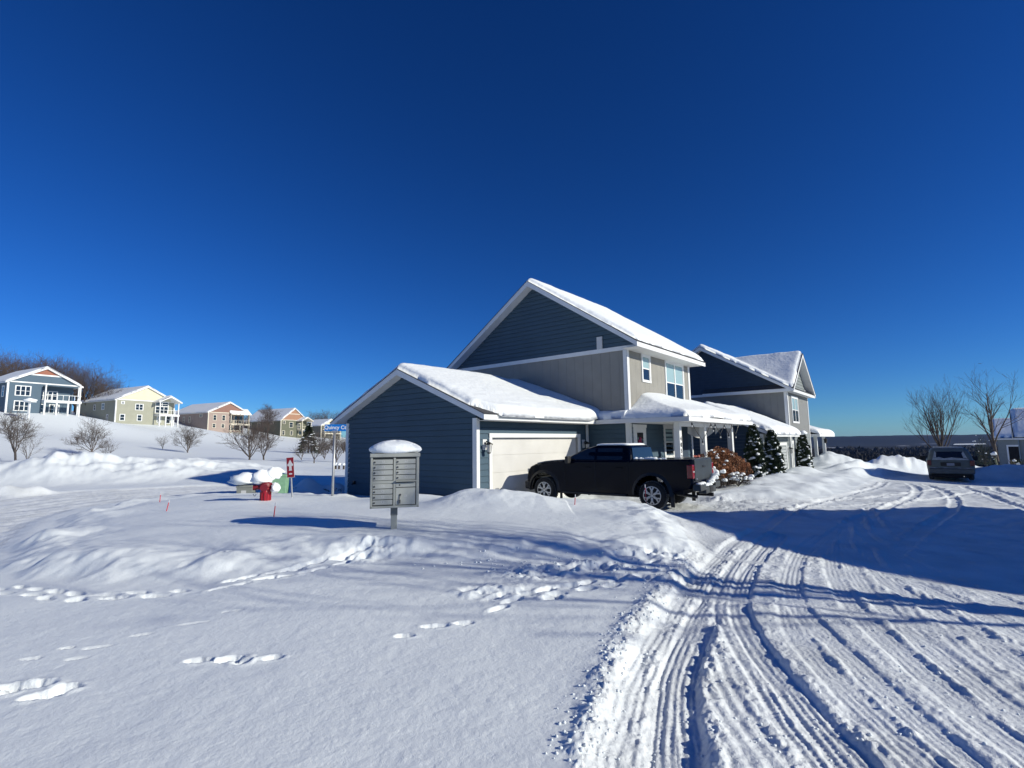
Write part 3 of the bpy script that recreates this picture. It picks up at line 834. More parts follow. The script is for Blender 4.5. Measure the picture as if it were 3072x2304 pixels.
    # porch door and window
    mb = MB(off); pbox(mb, F2, 18.05, 19.15, -.1, 2.12, 0, .05); pbox(mb, F2, 18.0, 19.2, 2.12, 2.24, 0, .06)
    dr = mb.build('front_door', M_WHITE, r)
    mb = MB(off); pbox(mb, F2, 18.34, 18.86, .6, 1.92, .051, .06); mb.build('door_glass', M_GLASS, dr)
    mb = MB(off)
    rr = random.Random(4)
    for k in range(60):
        a = rr.uniform(0, 2 * PI); q = rr.uniform(.0, .15); c = F2(18.56 + q * math.cos(a) * .8, 1.45 + q * math.sin(a) * 1.6, .075)
        mb.box(c[0] - .04, c[0] + .04, c[1] - .012, c[1] + .012, c[2] - .05, c[2] + .05)
    mb.build('door_garland', mat('pink_ribbon', (.45, .03, .10), .6), dr)
    window(r, off, F2, 21.05, 21.90, .98, 2.1, 1, 2, M_GLASS, .14, glass2=M_BLIND)
    mb = MB(off); pbox(mb, F2, 22.5, 23.6, -.2, 2.0, 0, .03); mb.build('side_door', M_NAVY, r)
    # porch roof
    def zp(X, Y):
        return 2.43 + .25 * np.minimum(np.minimum(Y - 6.46, np.clip(X - 17.4, 0, 9)), 25.35 - X).clip(0, 2.44)
    mb = MB(off)
    z0, z1 = 2.265, 2.42
    mb.box(17.40, 25.35, 6.46, 6.52, z0, z1); mb.box(17.40, 17.46, 6.52, 10.1, z0, z1); mb.box(25.29, 25.35, 6.52, 8.9, z0, z1)
    mb.box(17.46, 25.29, 6.52, 8.9, 2.28, 2.30)
    mb.box(17.46, 17.8, 8.9, 10.1, 2.28, 2.30)
    n_ = 1
    A_ = [(17.4, 6.46, 2.42), (25.35, 6.46, 2.42), (22.9, 8.9, 3.03), (19.85, 8.9, 3.03)]
    mb.add(A_, [(0, 1, 2, 3)], 1)
    mb.add([(17.4, 6.46, 2.42), (19.85, 8.9, 3.03), (17.8, 8.9, 2.52), (17.4, 8.9, 2.42)], [(0, 1, 2, 3)], 1)
    mb.add([(25.35, 6.46, 2.42), (25.35, 8.9, 2.42), (22.9, 8.9, 3.03)], [(0, 1, 2)], 1)
    mb.add([(17.4, 8.9, 2.42), (17.8, 8.9, 2.52), (17.8, 10.1, 2.52), (17.4, 10.1, 2.42)], [(0, 1, 2, 3)], 1)
    mb.build('porch_roof', [M_WHITE, M_SHINGLE], r)
    def mp(X, Y):
        return np.where(Y > 8.89, np.minimum(17.83 - X, X - 17.44), np.where(X > 24.2, 8.85 - Y, 9.0) + 0 * X)
    def zps(X, Y):
        w_ = 2.43 + .25 * np.minimum(np.minimum(Y - 6.46, 1.5 * np.clip(X - 17.4, 0, 9)), 2.2 * (25.35 - X)).clip(0, 2.44)
        return np.maximum(zp(X, Y), w_) + .24 * np.exp(-((8.95 - Y) / 1.2) ** 2) * sstep(17.8, 19.6, X) * sstep(25.4, 24.4, X) + .05 * np.sin(X * 1.3)
    snow_field('roof_snow', off, r, 17.42, 25.33, 6.49, 8.93, zps, .24, .44, .07, 21, .16, .7, None, edges=(1, 1, 1, 0))
    snow_field('roof_snow', off, r, 17.43, 17.80, 8.9, 10.2, lambda X, Y: zp(X, Y) + .0, .24, .25, .05, 23, .2, 1.1, None, edges=(1, 0, 0, 0))
    # posts
    for k, u in enumerate((18.22, 20.86, 24.42)):
        mb = MB(off); mb.box(u, u + .21, 7.14, 7.35, -.6, 2.27)
        p = mb.build('porch_post', M_WHITE, r)
        if k == 0:
            for j, ch in enumerate('4853'):
                text_part('house_number', ch, .21, p, (u + .105 - off[0], 7.136 - .004 - off[1], 1.66 - j * .22 - off[2]), (1, 0, 0), (0, 0, 1), M_BLACK)
    for (a, b, za, zb) in ((20.3, 23.25, 1.88, 1.92), (23.6, 25.2, 1.85, 2.15)):
        mb = MB(off); n = 12; top = []; bot = []   # pale grey sheet with a curved lower edge, added inside the porch
        for i in range(n + 1):
            t = i / n; x = a + (b - a) * t
            top.append((x, 7.6, 2.28)); bot.append((x, 7.6, za + (zb - za) * t - .22 * math.sin(PI * t) * (1 if b < 24 else -.5)))
        for i in range(n):
            mb.prism([top[i], top[i + 1], bot[i + 1], bot[i]], (0, .02, 0))
        mb.build('porch_pale_sheet', mat('pale_grey_sheet', (.42, .42, .40), .9), r)
    mb = MB(off); mb.box(17.9, 24.9, 6.9, 8.85, -.42, -.25); mb.build('porch_floor', mat('concrete', (.3, .3, .29), .85), r)
    # string lights: hang from the porch beam
    st = thing('string_lights', 'black string of round bulbs looped along the front porch beam', 'string lights', xy(17.9, 6.56) + (2.2,), YAW)
    so_ = (17.9, 6.56, 2.2); mb = MB(so_); pts = []; bulbs = []
    hooks = [17.75, 19.7, 20.2, 21.3, 22.3, 23.2]
    for a, b in zip(hooks[:-1], hooks[1:]):
        dp = .62 if b - a > 1.5 else (.14 if b - a < .6 else .38)
        for i in range(8):
            t = i / 8; pts.append((a + (b - a) * t, 6.50, 2.22 - dp * (1 - abs(2 * t - 1)) ** .8))
        bulbs += [(a, 6.50, 2.14), ((a + b) / 2, 6.50, 2.22 - dp - .08)]
    mb.tube(pts + [(23.2, 6.50, 2.22)], .012, 5)
    for b in bulbs: mb.lathe([(.02, .06), (.028, .0), (.02, -.02)], b, n=6)
    mb.build('cord', M_BLACK, st)
    for b in bulbs:
        g = MB(so_); g.lathe([(.012, -.02), (.026, -.045), (.030, -.065), (.014, -.09)], b, n=8); g.build('bulb', mat('bulb_glass', (.6, .6, .58), .15), st)
    return r
near_house()

def second_house():
    off = (36, 8, -.6); g0 = -.9
    p = 36 * BU + 8 * AV
    r = thing('grey_blue_house', 'grey-green and navy house with a steep front gable just past the blue house', 'house', (p[0], p[1], -.6), YAW)
    S1, S2, F1, F2 = PL('S', 29.6), PL('S', 36.0), PL('F', 7.15), PL('F', 7.06)
    mb = MB(off); lap(mb, S1, [(7.1, g0), (12.9, g0), (12.9, 1.85), (9.9, 3.2), (7.1, 1.95)], .185); mb.build('garage_side_wall', M_NAVY, r)
    mb = MB(off); lap(mb, S2, [(6.75, 4.72), (17.6, 4.72), (12.2, 7.92)], .185); mb.build('gable_wall', M_NAVY, r)
    mb = MB(off); pbox(mb, S2, 7.06, 17.2, 1.6, 4.6, -.05, .012); pbox(mb, F2, 36.0, 42.7, 2.0, 4.62, -.05, .012); mb.build('upper_wall', M_GREYP, r)
    mb = MB(off); mb.box(36.02, 42.68, 7.2, 17.2, g0, 4.6); mb.box(29.7, 36, 7.3, 12.8, g0, 1.9); mb.build('rear_walls', M_SAGE, r)
    mb = MB(off); lap(mb, F2, [(36.0, g0), (42.7, g0), (42.7, 2.0), (36.0, 2.0)], .185); lap(mb, F1, [(29.6, g0), (36, g0), (36, 1.75), (29.6, 1.75)], .185); mb.build('front_wall', M_SAGE, r)
    mb = MB(off); lap(mb, F2, [(35.9, 4.7), (42.8, 4.7), (39.35, 7.2)], .22); mb.build('front_gable', M_SAGE, r)
    pieces('corner_board', M_WHITE, r, off, [(S2, 7.02, 7.22, g0, 4.57, 0, .04), (F2, 35.96, 36.16, g0, 4.57, 0, .042), (F2, 42.55, 42.74, g0, 4.57, 0, .04), (S1, 7.06, 7.22, g0, 1.9, 0, .04), (F1, 29.56, 29.72, g0, 1.75, 0, .042)])
    pieces('frieze_board', M_WHITE, r, off, [(S2, 7.0, 17.2, 4.58, 4.74, 0, .05), (F2, 35.96, 42.74, 4.58, 4.74, 0, .052)])
    mb = MB(off); pbox(mb, F2, 41.7, 41.9, 4.75, 5.1, 0, .06); mb.build('wall_vent', M_WHITE, r)
    gable_roof(off, r, 'x', 35.55, 43.1, 6.6, 12.2, 17.8, 4.72, 8.05, .18, 'main_roof')
    gable_roof(off, r, 'y', 6.55, 12.2, 35.6, 39.35, 43.1, 4.76, 7.38, .18, 'gable_roof')
    gable_roof(off, r, 'x', 29.2, 35.99, 6.5, 9.9, 13.3, 1.9, 3.45, .16, 'garage_roof')
    zmx = lambda X, Y: np.maximum(4.74 + .595 * np.minimum(Y - 6.6, 17.8 - Y), 4.78 + .699 * np.minimum(X - 35.6, 43.1 - X) * (Y < 12.2) - 9 * (Y >= 12.2))
    snow_field('roof_snow', off, r, 35.6, 43.07, 6.58, 17.7, zmx, .22, .3, .1, 33, .25, 1.0, None)
    zg = lambda X, Y: 1.92 + .456 * np.minimum(Y - 6.5, 13.3 - Y)
    snow_field('roof_snow', off, r, 29.22, 35.98, 6.42, 13.2, zg, .30, .34, .08, 35, .25, .8, None, edges=(1, 0, 1, 1))
    window(r, off, F2, 37.2, 39.0, 2.75, 4.25, 2, 2, M_GLASS, .12, glass2=M_BLIND)
    fr = MB(off); pbox(fr, F1, 30.3, 30.45, g0, 1.25, 0, .05); pbox(fr, F1, 35.1, 35.25, g0, 1.25, 0, .05); pbox(fr, F1, 30.3, 35.25, 1.25, 1.4, 0, .05); fo = fr.build('garage_door_frame', M_WHITE, r)
    mb = MB(off)
    for k in range(8): pbox(mb, F1, 30.46, 35.09, g0 + .1 + k * .265, g0 + .1 + k * .265 + .25, 0, .02)
    mb.build('garage_door', mat('grey_door_paint', (.40, .42, .42), .6), r)
    # corner piers and narrow window by the garage
    mb = MB(off); pbox(mb, F2, 36.3, 37.0, g0, 1.5, 0, .05); pbox(mb, F2, 36.4, 36.9, 0, 1.3, .05, .06, 1); mb.build('front_door', [M_WHITE, mat('pale_panel', (.45, .47, .46), .6)], r)
    wall_lamp(r, off, F1, 35.6, 1.0)
    # porch
    mb = MB(off)
    mb.box(42.85, 50, 6.45, 6.51, 1.76, 1.94); mb.box(42.85, 42.91, 6.51, 7.02, 1.76, 1.94); mb.box(49.94, 50, 6.51, 9.5, 1.76, 1.94); mb.box(42.91, 49.94, 6.51, 9.5, 1.80, 1.82)
    mb.add([(42.85, 6.45, 1.94), (50, 6.45, 1.94), (48.5, 9.5, 2.75), (42.85, 9.5, 2.75), (50, 9.5, 1.94)], [(0, 1, 2, 3), (1, 4, 2)], 1)
    mb.build('porch_roof', [M_WHITE, M_SHINGLE], r)
    snow_field('roof_snow', off, r, 42.87, 50, 6.46, 9.5, lambda X, Y: 1.95 + .265 * np.minimum(Y - 6.45, 1.9 * (50 - X)), .3, .34, .09, 37, .25, 1.1, None, edges=(1, 1, 1, 0))
    mb = MB(off); lap(mb, PL('F', 9.4), [(42.7, g0), (48.6, g0), (48.6, 2.0), (42.7, 2.0)], .185); mb.build('porch_wall', M_SAGE, r)
    for u in (45.7, 49.5):
        mb = MB(off); mb.box(u, u + .22, 7.1, 7.32, g0, 1.79); mb.build('porch_post', M_WHITE, r)
    lb = MB(off); c = (47.6, 6.8, 1.45); lb.lathe([(.02, .2), (.16, .06), (.12, .05), (.1, -.15), (.14, -.17), (.02, -.22)], c, n=8); lb.bar((47.6, 6.8, 1.6), (47.6, 6.8, 1.8), .02); lb.build('hanging_lamp', M_BLACK, r)
second_house()

# ---------------------------------------------------------------- distant houses on the slope
def far_house(name, label, left, D, W, H, rise, L, body, upper=None, gable=None, gable2=None, ang=63.0, ov=.45, wins=(), swins=(), porch=None, trim=None, pk=.5, sub=1.0, snowt=.22, rec=None):
    b = atd(left[0], left[1], D); g = b[2]
    off = (0, 0, 0)
    r = thing(name, label, 'house', tuple(b), rad(ang))
    tr = trim or M_WHITE
    S, F, R_ = PL('S', 0.0), PL('F', 0.0), None
    mb = MB(off)
    if rec:
        mb.box(0, rec[0], .02, L, -4, H); mb.box(rec[0], W, rec[1], L - .01, -4, H - .01); mb.box(rec[0] + .01, W - .01, .03, rec[1] + .1, H - .25, H - .02)
    else: mb.box(0, W, .02, L, -4, H)
    mb.build('wall', body, r)
    mb = MB(off)
    pbox(mb, F, -.05, .2, -.5, H, -.02, .06); (pbox(mb, F, W - .2, W + .05, -.5, H, -.2, .06)); pbox(mb, S, -.05, .2, -.5, H, 0, .06)
    pbox(mb, F, -.05, W + .05, H - .02, H + .2, -.02, .07)
    if gable2: pbox(mb, F, W * .27, W * .73, H + rise * .52, H + rise * .52 + .25, .0, .08)
    mb.build('trim', tr, r)
    mb = MB(off); mb.prism([(0, -.0, H), (W, -.0, H), (W * pk, -.0, H + rise)], (0, .15, 0)); mb.build('gable', gable or upper or body, r)
    if gable2:
        mb = MB(off); mb.prism([(W * .24, -.03, H + rise * .56), (W * .76, -.03, H + rise * .56), (W * .5, -.03, H + rise)], (0, .02, 0)); mb.build('gable_peak', gable2, r)
    sl_ = rise / (W * pk)
    gable_roof(off, r, 'y', -ov, L, -ov, W * pk, W + ov, H + .05 - ov * sl_ + .2, H + rise + .25, .25)
    zf = lambda X, Y: H + rise + .27 - sl_ * np.abs(X - W * pk)
    snow_field('roof_snow', off, r, -ov, W + ov, -ov, L, zf, snowt, .35, .3, int(left[0]) + 3, .2, .5, None)
    for (s0, s1, z0, z1, c) in wins:
        window(r, off, F, s0 * W, s1 * W, z0 * H, z1 * H, c, 2, M_GLASS, .12, bars=.05, frame=tr, d=(-rec[1] if rec and s0 * W >= rec[0] else 0))
    for (s0, s1, z0, z1, c) in swins:
        window(r, off, S, s0, s1, z0 * H, z1 * H, c, 2, M_GLASS, .14, bars=.06, frame=tr)
    if porch:
        x0, x1, dp, deck, top, npost, mroof = porch
        dm = MB(off)
        dm.box(x0, x1 + .3, -.15, 0 + .0, deck - .45, deck) if dp <= .3 else dm.box(x0 - .1, x1 + .3, -dp, 0, deck - .45, deck)
        dk = dm.build('deck', tr, r)
        yy = -dp + .12
        mb = MB(off); mb.bar((x0, yy, deck + 1.0), (x1 + .2, yy, deck + 1.0), .08); mb.bar((x1 + .2, yy, deck + 1.0), (x1 + .2, 0, deck + 1.0), .08)
        for i in range(int((x1 - x0) / .9) + 1):
            x = x0 + i * .9; mb.bar((x, yy, deck), (x, yy, deck + 1.0), .07 if i % 2 else .12)
        mb.build('railing', tr, dk)
        for i in range(npost):
            x = x0 + (x1 - x0) * i / (npost - 1)
            p_ = MB(off); p_.box(x - .12, x + .12, yy - .12, yy + .12, -1.2, deck - .45); p_.build('post', tr, r)
        for x in (x0, x1):
            p_ = MB(off); p_.box(x - .1, x + .1, yy - .1, yy + .1, deck, top); p_.build('post', tr, r)
        if mroof == 'gable':
            xm = (x0 + x1) / 2; hr = (x1 - x0) * .24
            gable_roof(off, r, 'y', -dp - .5, L * .25, x0 - .6, xm, x1 + .6, top + .1, top + .1 + hr + .4, .22, 'porch_roof', [tr, mat('cedar_soffit', (.22, .085, .04), .7)])
            snow_field('roof_snow', off, r, x0 - .6, x1 + .6, -dp - .5, L * .25, lambda X, Y: top + .14 + (hr + .4) * (1 - np.abs(X - xm) / (xm - x0 + .6)), snowt, .35, .3, 7, .2, .5, None)
        elif mroof == 'shed':
            pr = MB(off); pr.prism([(x0 - .3, -dp - .4, top), (x1 + .5, -dp - .4, top), (x1 + .5, .3, top + 1.1), (x0 - .3, .3, top + 1.1)], (0, 0, .15)); pr.build('porch_roof', tr, r)
            snow_field('roof_snow', off, r, x0 - .3, x1 + .5, -dp - .4, 1.2, lambda X, Y: top + .2 + (Y + dp + .4) * 1.1 / (dp + .7), .3, .4, .25, 8, .2, .5, None)
    return r

MH1 = mat('far_slate_blue', (.075, .118, .160), .8, noise=.05, nscale=.8)
MH2 = mat('far_sage', (.31, .31, .245), .8, noise=.05, nscale=.8)
MH2u = mat('far_cream', (.62, .58, .42), .8, noise=.05, nscale=.8)
MH3 = mat('far_dusty_pink', (.33, .26, .225), .8, noise=.05, nscale=.8)
MH3g = mat('far_brown_gable', (.24, .13, .10), .8)
MH4 = mat('far_olive', (.12, .125, .085), .8, noise=.05, nscale=.8)
MORG = mat('far_orange_gable', (.33, .18, .11), .8)
MRED = mat('far_rust_gable', (.28, .11, .07), .8)
MH5 = mat('far_dark_olive', (.12, .12, .10), .8)
MTR2 = mat('warm_trim', (.62, .57, .46), .6)
# 1
far_house('slate_blue_house', 'distant slate blue house with a rust red gable peak and white balcony', (14, 1241), 90, 10.6, 5.7, 2.9, 13, MH1, gable=MH1, gable2=MRED,
          wins=[(.11, .30, .60, .88, 3), (.11, .30, .12, .40, 3), (.50, .76, .53, .80, 4), (.49, .60, .08, .36, 1), (.67, .80, .08, .36, 2)], swins=[(1.2, 1.9, 3.2 / 5.7, 4.9 / 5.7, 1)],
          porch=(5.0, 10.3, 1.2, 2.75, 5.6, 4, None), rec=(4.95, 2.4))
far_house('sage_house', 'distant sage green house with a cream gable and a white gabled balcony', (343, 1268), 119, 13.2, 5.4, 3.4, 17, MH2, gable=MH2u,
          wins=[(.09, .13, .84, .92, 1), (.32, .44, .60, .84, 2), (.08, .15, .12, .36, 1), (.36, .43, .12, .36, 1), (.66, .88, .50, .78, 3), (.66, .88, .82, .98, 2), (.70, .76, .08, .34, 1), (.86, .93, .04, .36, 1)],
          swins=[(5, 6.0, .62, .86, 2), (9, 9.6, .62, .82, 1), (3, 3.6, .1, .35, 1)], porch=(8.6, 13.0, 2.2, 2.3, 5.2, 4, 'gable'))
far_house('pink_house', 'distant dusty pink house with a screened corner porch', (622, 1293), 158, 13.8, 5.75, 3.3, 20, MH3, gable=MH3g, trim=MTR2,
          wins=[(.12, .19, .60, .86, 1), (.33, .40, .60, .86, 1), (.11, .18, .20, .38, 1), (.32, .39, .20, .38, 1), (.52, .72, .48, .90, 1), (.76, .97, .48, .90, 1), (.52, .72, .08, .36, 1), (.76, .97, .08, .36, 1)],
          swins=[(3, 4.2, .78, .90, 1), (9, 9.7, .5, .8, 1), (12, 12.7, .5, .8, 1)], porch=(7.2, 13.6, .6, 2.45, 5.3, 3, 'shed'), rec=(7.0, 2.6))
far_house('olive_house', 'distant olive green house with an orange gable and a cedar ceilinged balcony', (841, 1307), 184, 11.6, 5.6, 4.3, 20, MH4, gable=MORG, gable2=MORG, trim=MTR2,
          wins=[(.08, .16, .78, .93, 1), (.32, .45, .56, .86, 1), (.06, .15, .06, .30, 1), (.36, .45, .06, .30, 1), (.62, .74, .46, .80, 2), (.68, .80, .06, .30, 1)],
          swins=[(4, 5.5, .78, .92, 1), (11, 12.5, .55, .85, 1), (16, 17.5, .55, .85, 1)], porch=(7.3, 11.4, 2.6, 2.4, 5.3, 3, 'gable'))
far_house('dark_olive_house', 'farthest snow capped house on the slope, half hidden by the street name sign', (962, 1326), 232, 11, 7.4, 2.8, 12, MH5, gable=MH2u, trim=MTR2, ang=60,
          wins=[(.08, .22, .48, .75, 2), (.55, .66, .1, .3, 2), (.78, .9, .1, .3, 2)], porch=(1.0, 10, 1.5, 4.0, 7.0, 3, None))

# ---------------------------------------------------------------- houses across the street, right edge
def right_house(name, label, d, px, base, u0, W, H, rise, L, ang):
    b = atd(px, 1330, d)
    r = thing(name, label, 'house', (b[0], b[1], base), ang); off = (0, 0, 0)
    S = PL('S', 0)
    mb = MB(off); lap(mb, S, [(-W, -1), (0, -1), (0, H), (-W / 2, H + rise), (-W, H)], .2); mb.build('gable_wall', M_SAGE, r)
    mb = MB(off); mb.box(.02, L, -W + .02, -.02, -1, H); mb.build('wall', M_SAGE, r)
    mb = MB(off); mb.box(1.0, 1.2, -W - .05, -W + .02, -.5, H * .72, 0); mb.box(1.0, 3.8, -W - .05, -W + .02, H * .72, H * .78, 0); mb.box(3.6, 3.8, -W - .05, -W + .02, -.5, H * .72, 0); mb.build('door_frame', M_WHITE, r)
    mb = MB(off); mb.box(1.2, 3.6, -W - .03, -W + .02, -.5, H * .72); mb.build('door', M_DARK, r)
    gable_roof(off, r, 'x', -.5, L, -W - .5, -W / 2, .5, H + .1, H + rise + .4, .22)
    zf = lambda X, Y: H + .14 + (rise + .3) / (W / 2 + .5) * np.minimum(Y + W + .5, .5 - Y)
    snow_field('roof_snow', off, r, -.45, L, -W - .45, .45, zf, .32, .4, .2, 5, .2, .6, None)
    return r
right_house('corner_house', 'house cut off by the right edge of the photo, steep roof shaded blue', 66, 3055, -2.3, 0, 6.4, 3.6, 3.0, 14, YAW - rad(94))
right_house('shaded_house', 'low house behind the bare tree with a dark doorway and blue shaded snow roof', 86, 2992, -3.0, 0, 7, 4.2, 2.6, 14, YAW - rad(94))

# the neighbour beyond the right edge whose shadow crosses the street
def shadow_house(name, label, ua, va, zb, eave, apex, hw, L):
    off = (ua, va, 0)
    p = ua * BU + va * AV
    r = thing(name, label, 'house', (p[0], p[1], 0), YAW)
    mb = MB(off); w = hw - .45
    mb.prism([(ua - w, va, zb - 1), (ua + w, va, zb - 1), (ua + w, va, eave), (ua, va, apex - .35), (ua - w, va, eave)], (0, -L, 0)); mb.build('wall', M_SAGE, r)
    gable_roof(off, r, 'y', va - L, va + .4, ua - hw, ua, ua + hw, eave, apex, .2)
    sl_ = (apex - eave) / hw
    snow_field('roof_snow', off, r, ua - hw + .05, ua + hw - .05, va - L, va + .35, lambda X, Y: apex + .02 - sl_ * np.abs(X - ua), .25, .35, .2, 6, .2, .6, None)
shadow_house('neighbour_house', 'neighbouring house across the street, outside the right edge of the photo', 16.7, -9.4, -.3, 3.6, 7.0, 5.5, 11)
shadow_house('neighbour_house', 'second neighbouring house farther down the street, outside the right edge of the photo', 40.5, -9.5, -1.0, 2.4, 5.6, 4.5, 10)
# ================================================================= VEHICLES
M_TPAINT = mat('dark_navy_paint', (.0008, .0022, .008), .16, spec=.15, coat=.0)
M_TIRE = mat('tyre_rubber', (.012, .012, .013), .85, noise=.3, nscale=15)
M_TIRES = mat('snowy_tread', (.10, .11, .12), .9, noise=.6, nscale=20)
M_RIM = mat('machined_alloy', (.45, .45, .46), .3, metal=.8)
M_PLAST = mat('black_plastic', (.014, .014, .015), .6)
M_RED = mat('tail_red', (.30, .008, .015), .15, coat=.5)
M_CHROME = mat('chrome', (.6, .6, .6), .15, metal=1)

def wheel(parent, x, y, z, R, w, side, spokes=6, rim=M_RIM):
    """axle along x; side -1: outer face towards -x"""
    mb = MB(); h = w / 2
    mb.lathe([(R * .62, -h), (R * .80, -h * 1.02), (R * .95, -h * .85), (R, -h * .6), (R, h * .6), (R * .95, h * .85), (R * .8, h * 1.02), (R * .62, h)], (x, y, z), 'x', 36)
    t = mb.build('wheel', M_TIRE, parent, smooth=True)
    tr = MB(); n = 44
    for k in range(n):
        a = 2 * PI * k / n
        for s in (-1, 0, 1):
            a2 = a + (.5 if s == 0 else 0) * 2 * PI / n
            c, s_ = math.cos(a2), math.sin(a2)
            p = (x + s * h * .5, y + c * R * 1.0, z + s_ * R * 1.0); q = (x + s * h * .5, y + math.cos(a2 + .08) * R, z + math.sin(a2 + .08) * R)
            tr.bar(p, q, h * .42, .018, up=(0, c, s_))
    tr.build('tread', M_TIRES, t)
    rb = MB(); o = x + side * h * .78; f = x + side * h * 1.06
    rb.lathe([(R * .60, 0), (R * .66, 0), (R * .67, .05 * -side), (R * .60, .05 * -side), (R * .60, 0)], (f, y, z), 'x', 36, caps=False)
    rb.lathe([(R * .17, 0), (R * .2, .03 * -side)], (f, y, z), 'x', 18)
    for k in range(spokes):
        a = 2 * PI * (k + .5) / spokes
        hub = (f - side * .012, y + math.cos(a) * R * .12, z + math.sin(a) * R * .12)
        mid = (f - side * .005, y + math.cos(a) * R * .34, z + math.sin(a) * R * .34)
        rb.bar(hub, mid, .062, .03, up=(1, 0, 0))
        for da in (-.24, .24):
            e = (f - side * .01, y + math.cos(a + da) * R * .63, z + math.sin(a + da) * R * .63)
            rb.bar(mid, e, .040, .03, up=(1, 0, 0))
    r_ = rb.build('rim', rim, t, bevel=.004)
    lg = MB(); lg.lathe([(R * .6, 0), (R * .6, side * .02)], (x + side * h * .35, y, z), 'x', 24)
    for k in range(6):
        a = 2 * PI * k / 6; lg.lathe([(.014, 0), (.012, .02 * side)], (f - .005 * side, y + math.cos(a) * R * .14, z + math.sin(a) * R * .14), 'x', 6)
    lg.build('brake_well', M_DARK, t)
    return t

def rrect(x0, x1, y0, y1, r, z, n=4):
    out = []
    for cx, cy, a0 in ((x1 - r, y1 - r, 0), (x0 + r, y1 - r, PI / 2), (x0 + r, y0 + r, PI), (x1 - r, y0 + r, 3 * PI / 2)):
        for k in range(n + 1):
            a = a0 + PI / 2 * k / n; out.append((cx + r * math.cos(a), cy + r * math.sin(a), z(cx + r * math.cos(a), cy + r * math.sin(a)) if callable(z) else z))
    return out

def loft(mb, rings, caps=(1, 1), mi=0):
    n = len(rings[0]); vs = [p for r in rings for p in r]; fs = []
    for i in range(len(rings) - 1):
        for k in range(n):
            fs.append((i * n + k, i * n + (k + 1) % n, (i + 1) * n + (k + 1) % n, (i + 1) * n + k))
    if caps[0]: fs.append(tuple(range(n))[::-1])
    if caps[1]: fs.append(tuple(range((len(rings) - 1) * n, len(rings) * n)))
    return mb.add(vs, fs, mi)

def arch(cy, cz, r, a0, a1, n=12):
    return [(cy + r * math.cos(a0 + (a1 - a0) * k / n), cz + r * math.sin(a0 + (a1 - a0) * k / n)) for k in range(n + 1)]

def snow_lumps(name, parent, pts, material=None, flat=.6, seed=1, mat_scale=1.0):
    """pts: (x, y, z, r) soft clumps"""
    bm = bmesh.new(); rr = random.Random(seed)
    for (x, y, z, r) in pts:
        res = bmesh.ops.create_icosphere(bm, subdivisions=(3 if r > .1 else 2) if len(pts) < 200 else 1, radius=1.0)
        ph = rr.uniform(0, 9)
        sx, sy = r * rr.uniform(.8, 1.3), r * rr.uniform(.8, 1.3)
        for v in res['verts']:
            c = v.co; k = 1 + .22 * math.sin(3 * c.x + ph) * math.cos(3.3 * c.y + ph) + .12 * math.sin(6 * c.z + 5 * c.x + ph)
            zz = c.z * flat if c.z > 0 else c.z * flat * .45
            v.co = Vector((x + c.x * sx * k, y + c.y * sy * k, z + zz * r * k))
    me = bpy.data.meshes.new(name); bm.to_mesh(me); bm.free()
    me.polygons.foreach_set('use_smooth', [True] * len(me.polygons)); me.materials.append(material or M_SNOWR)
    o = bpy.data.objects.new(name, me); COL.objects.link(o)
    if parent: o.parent = parent
    return o

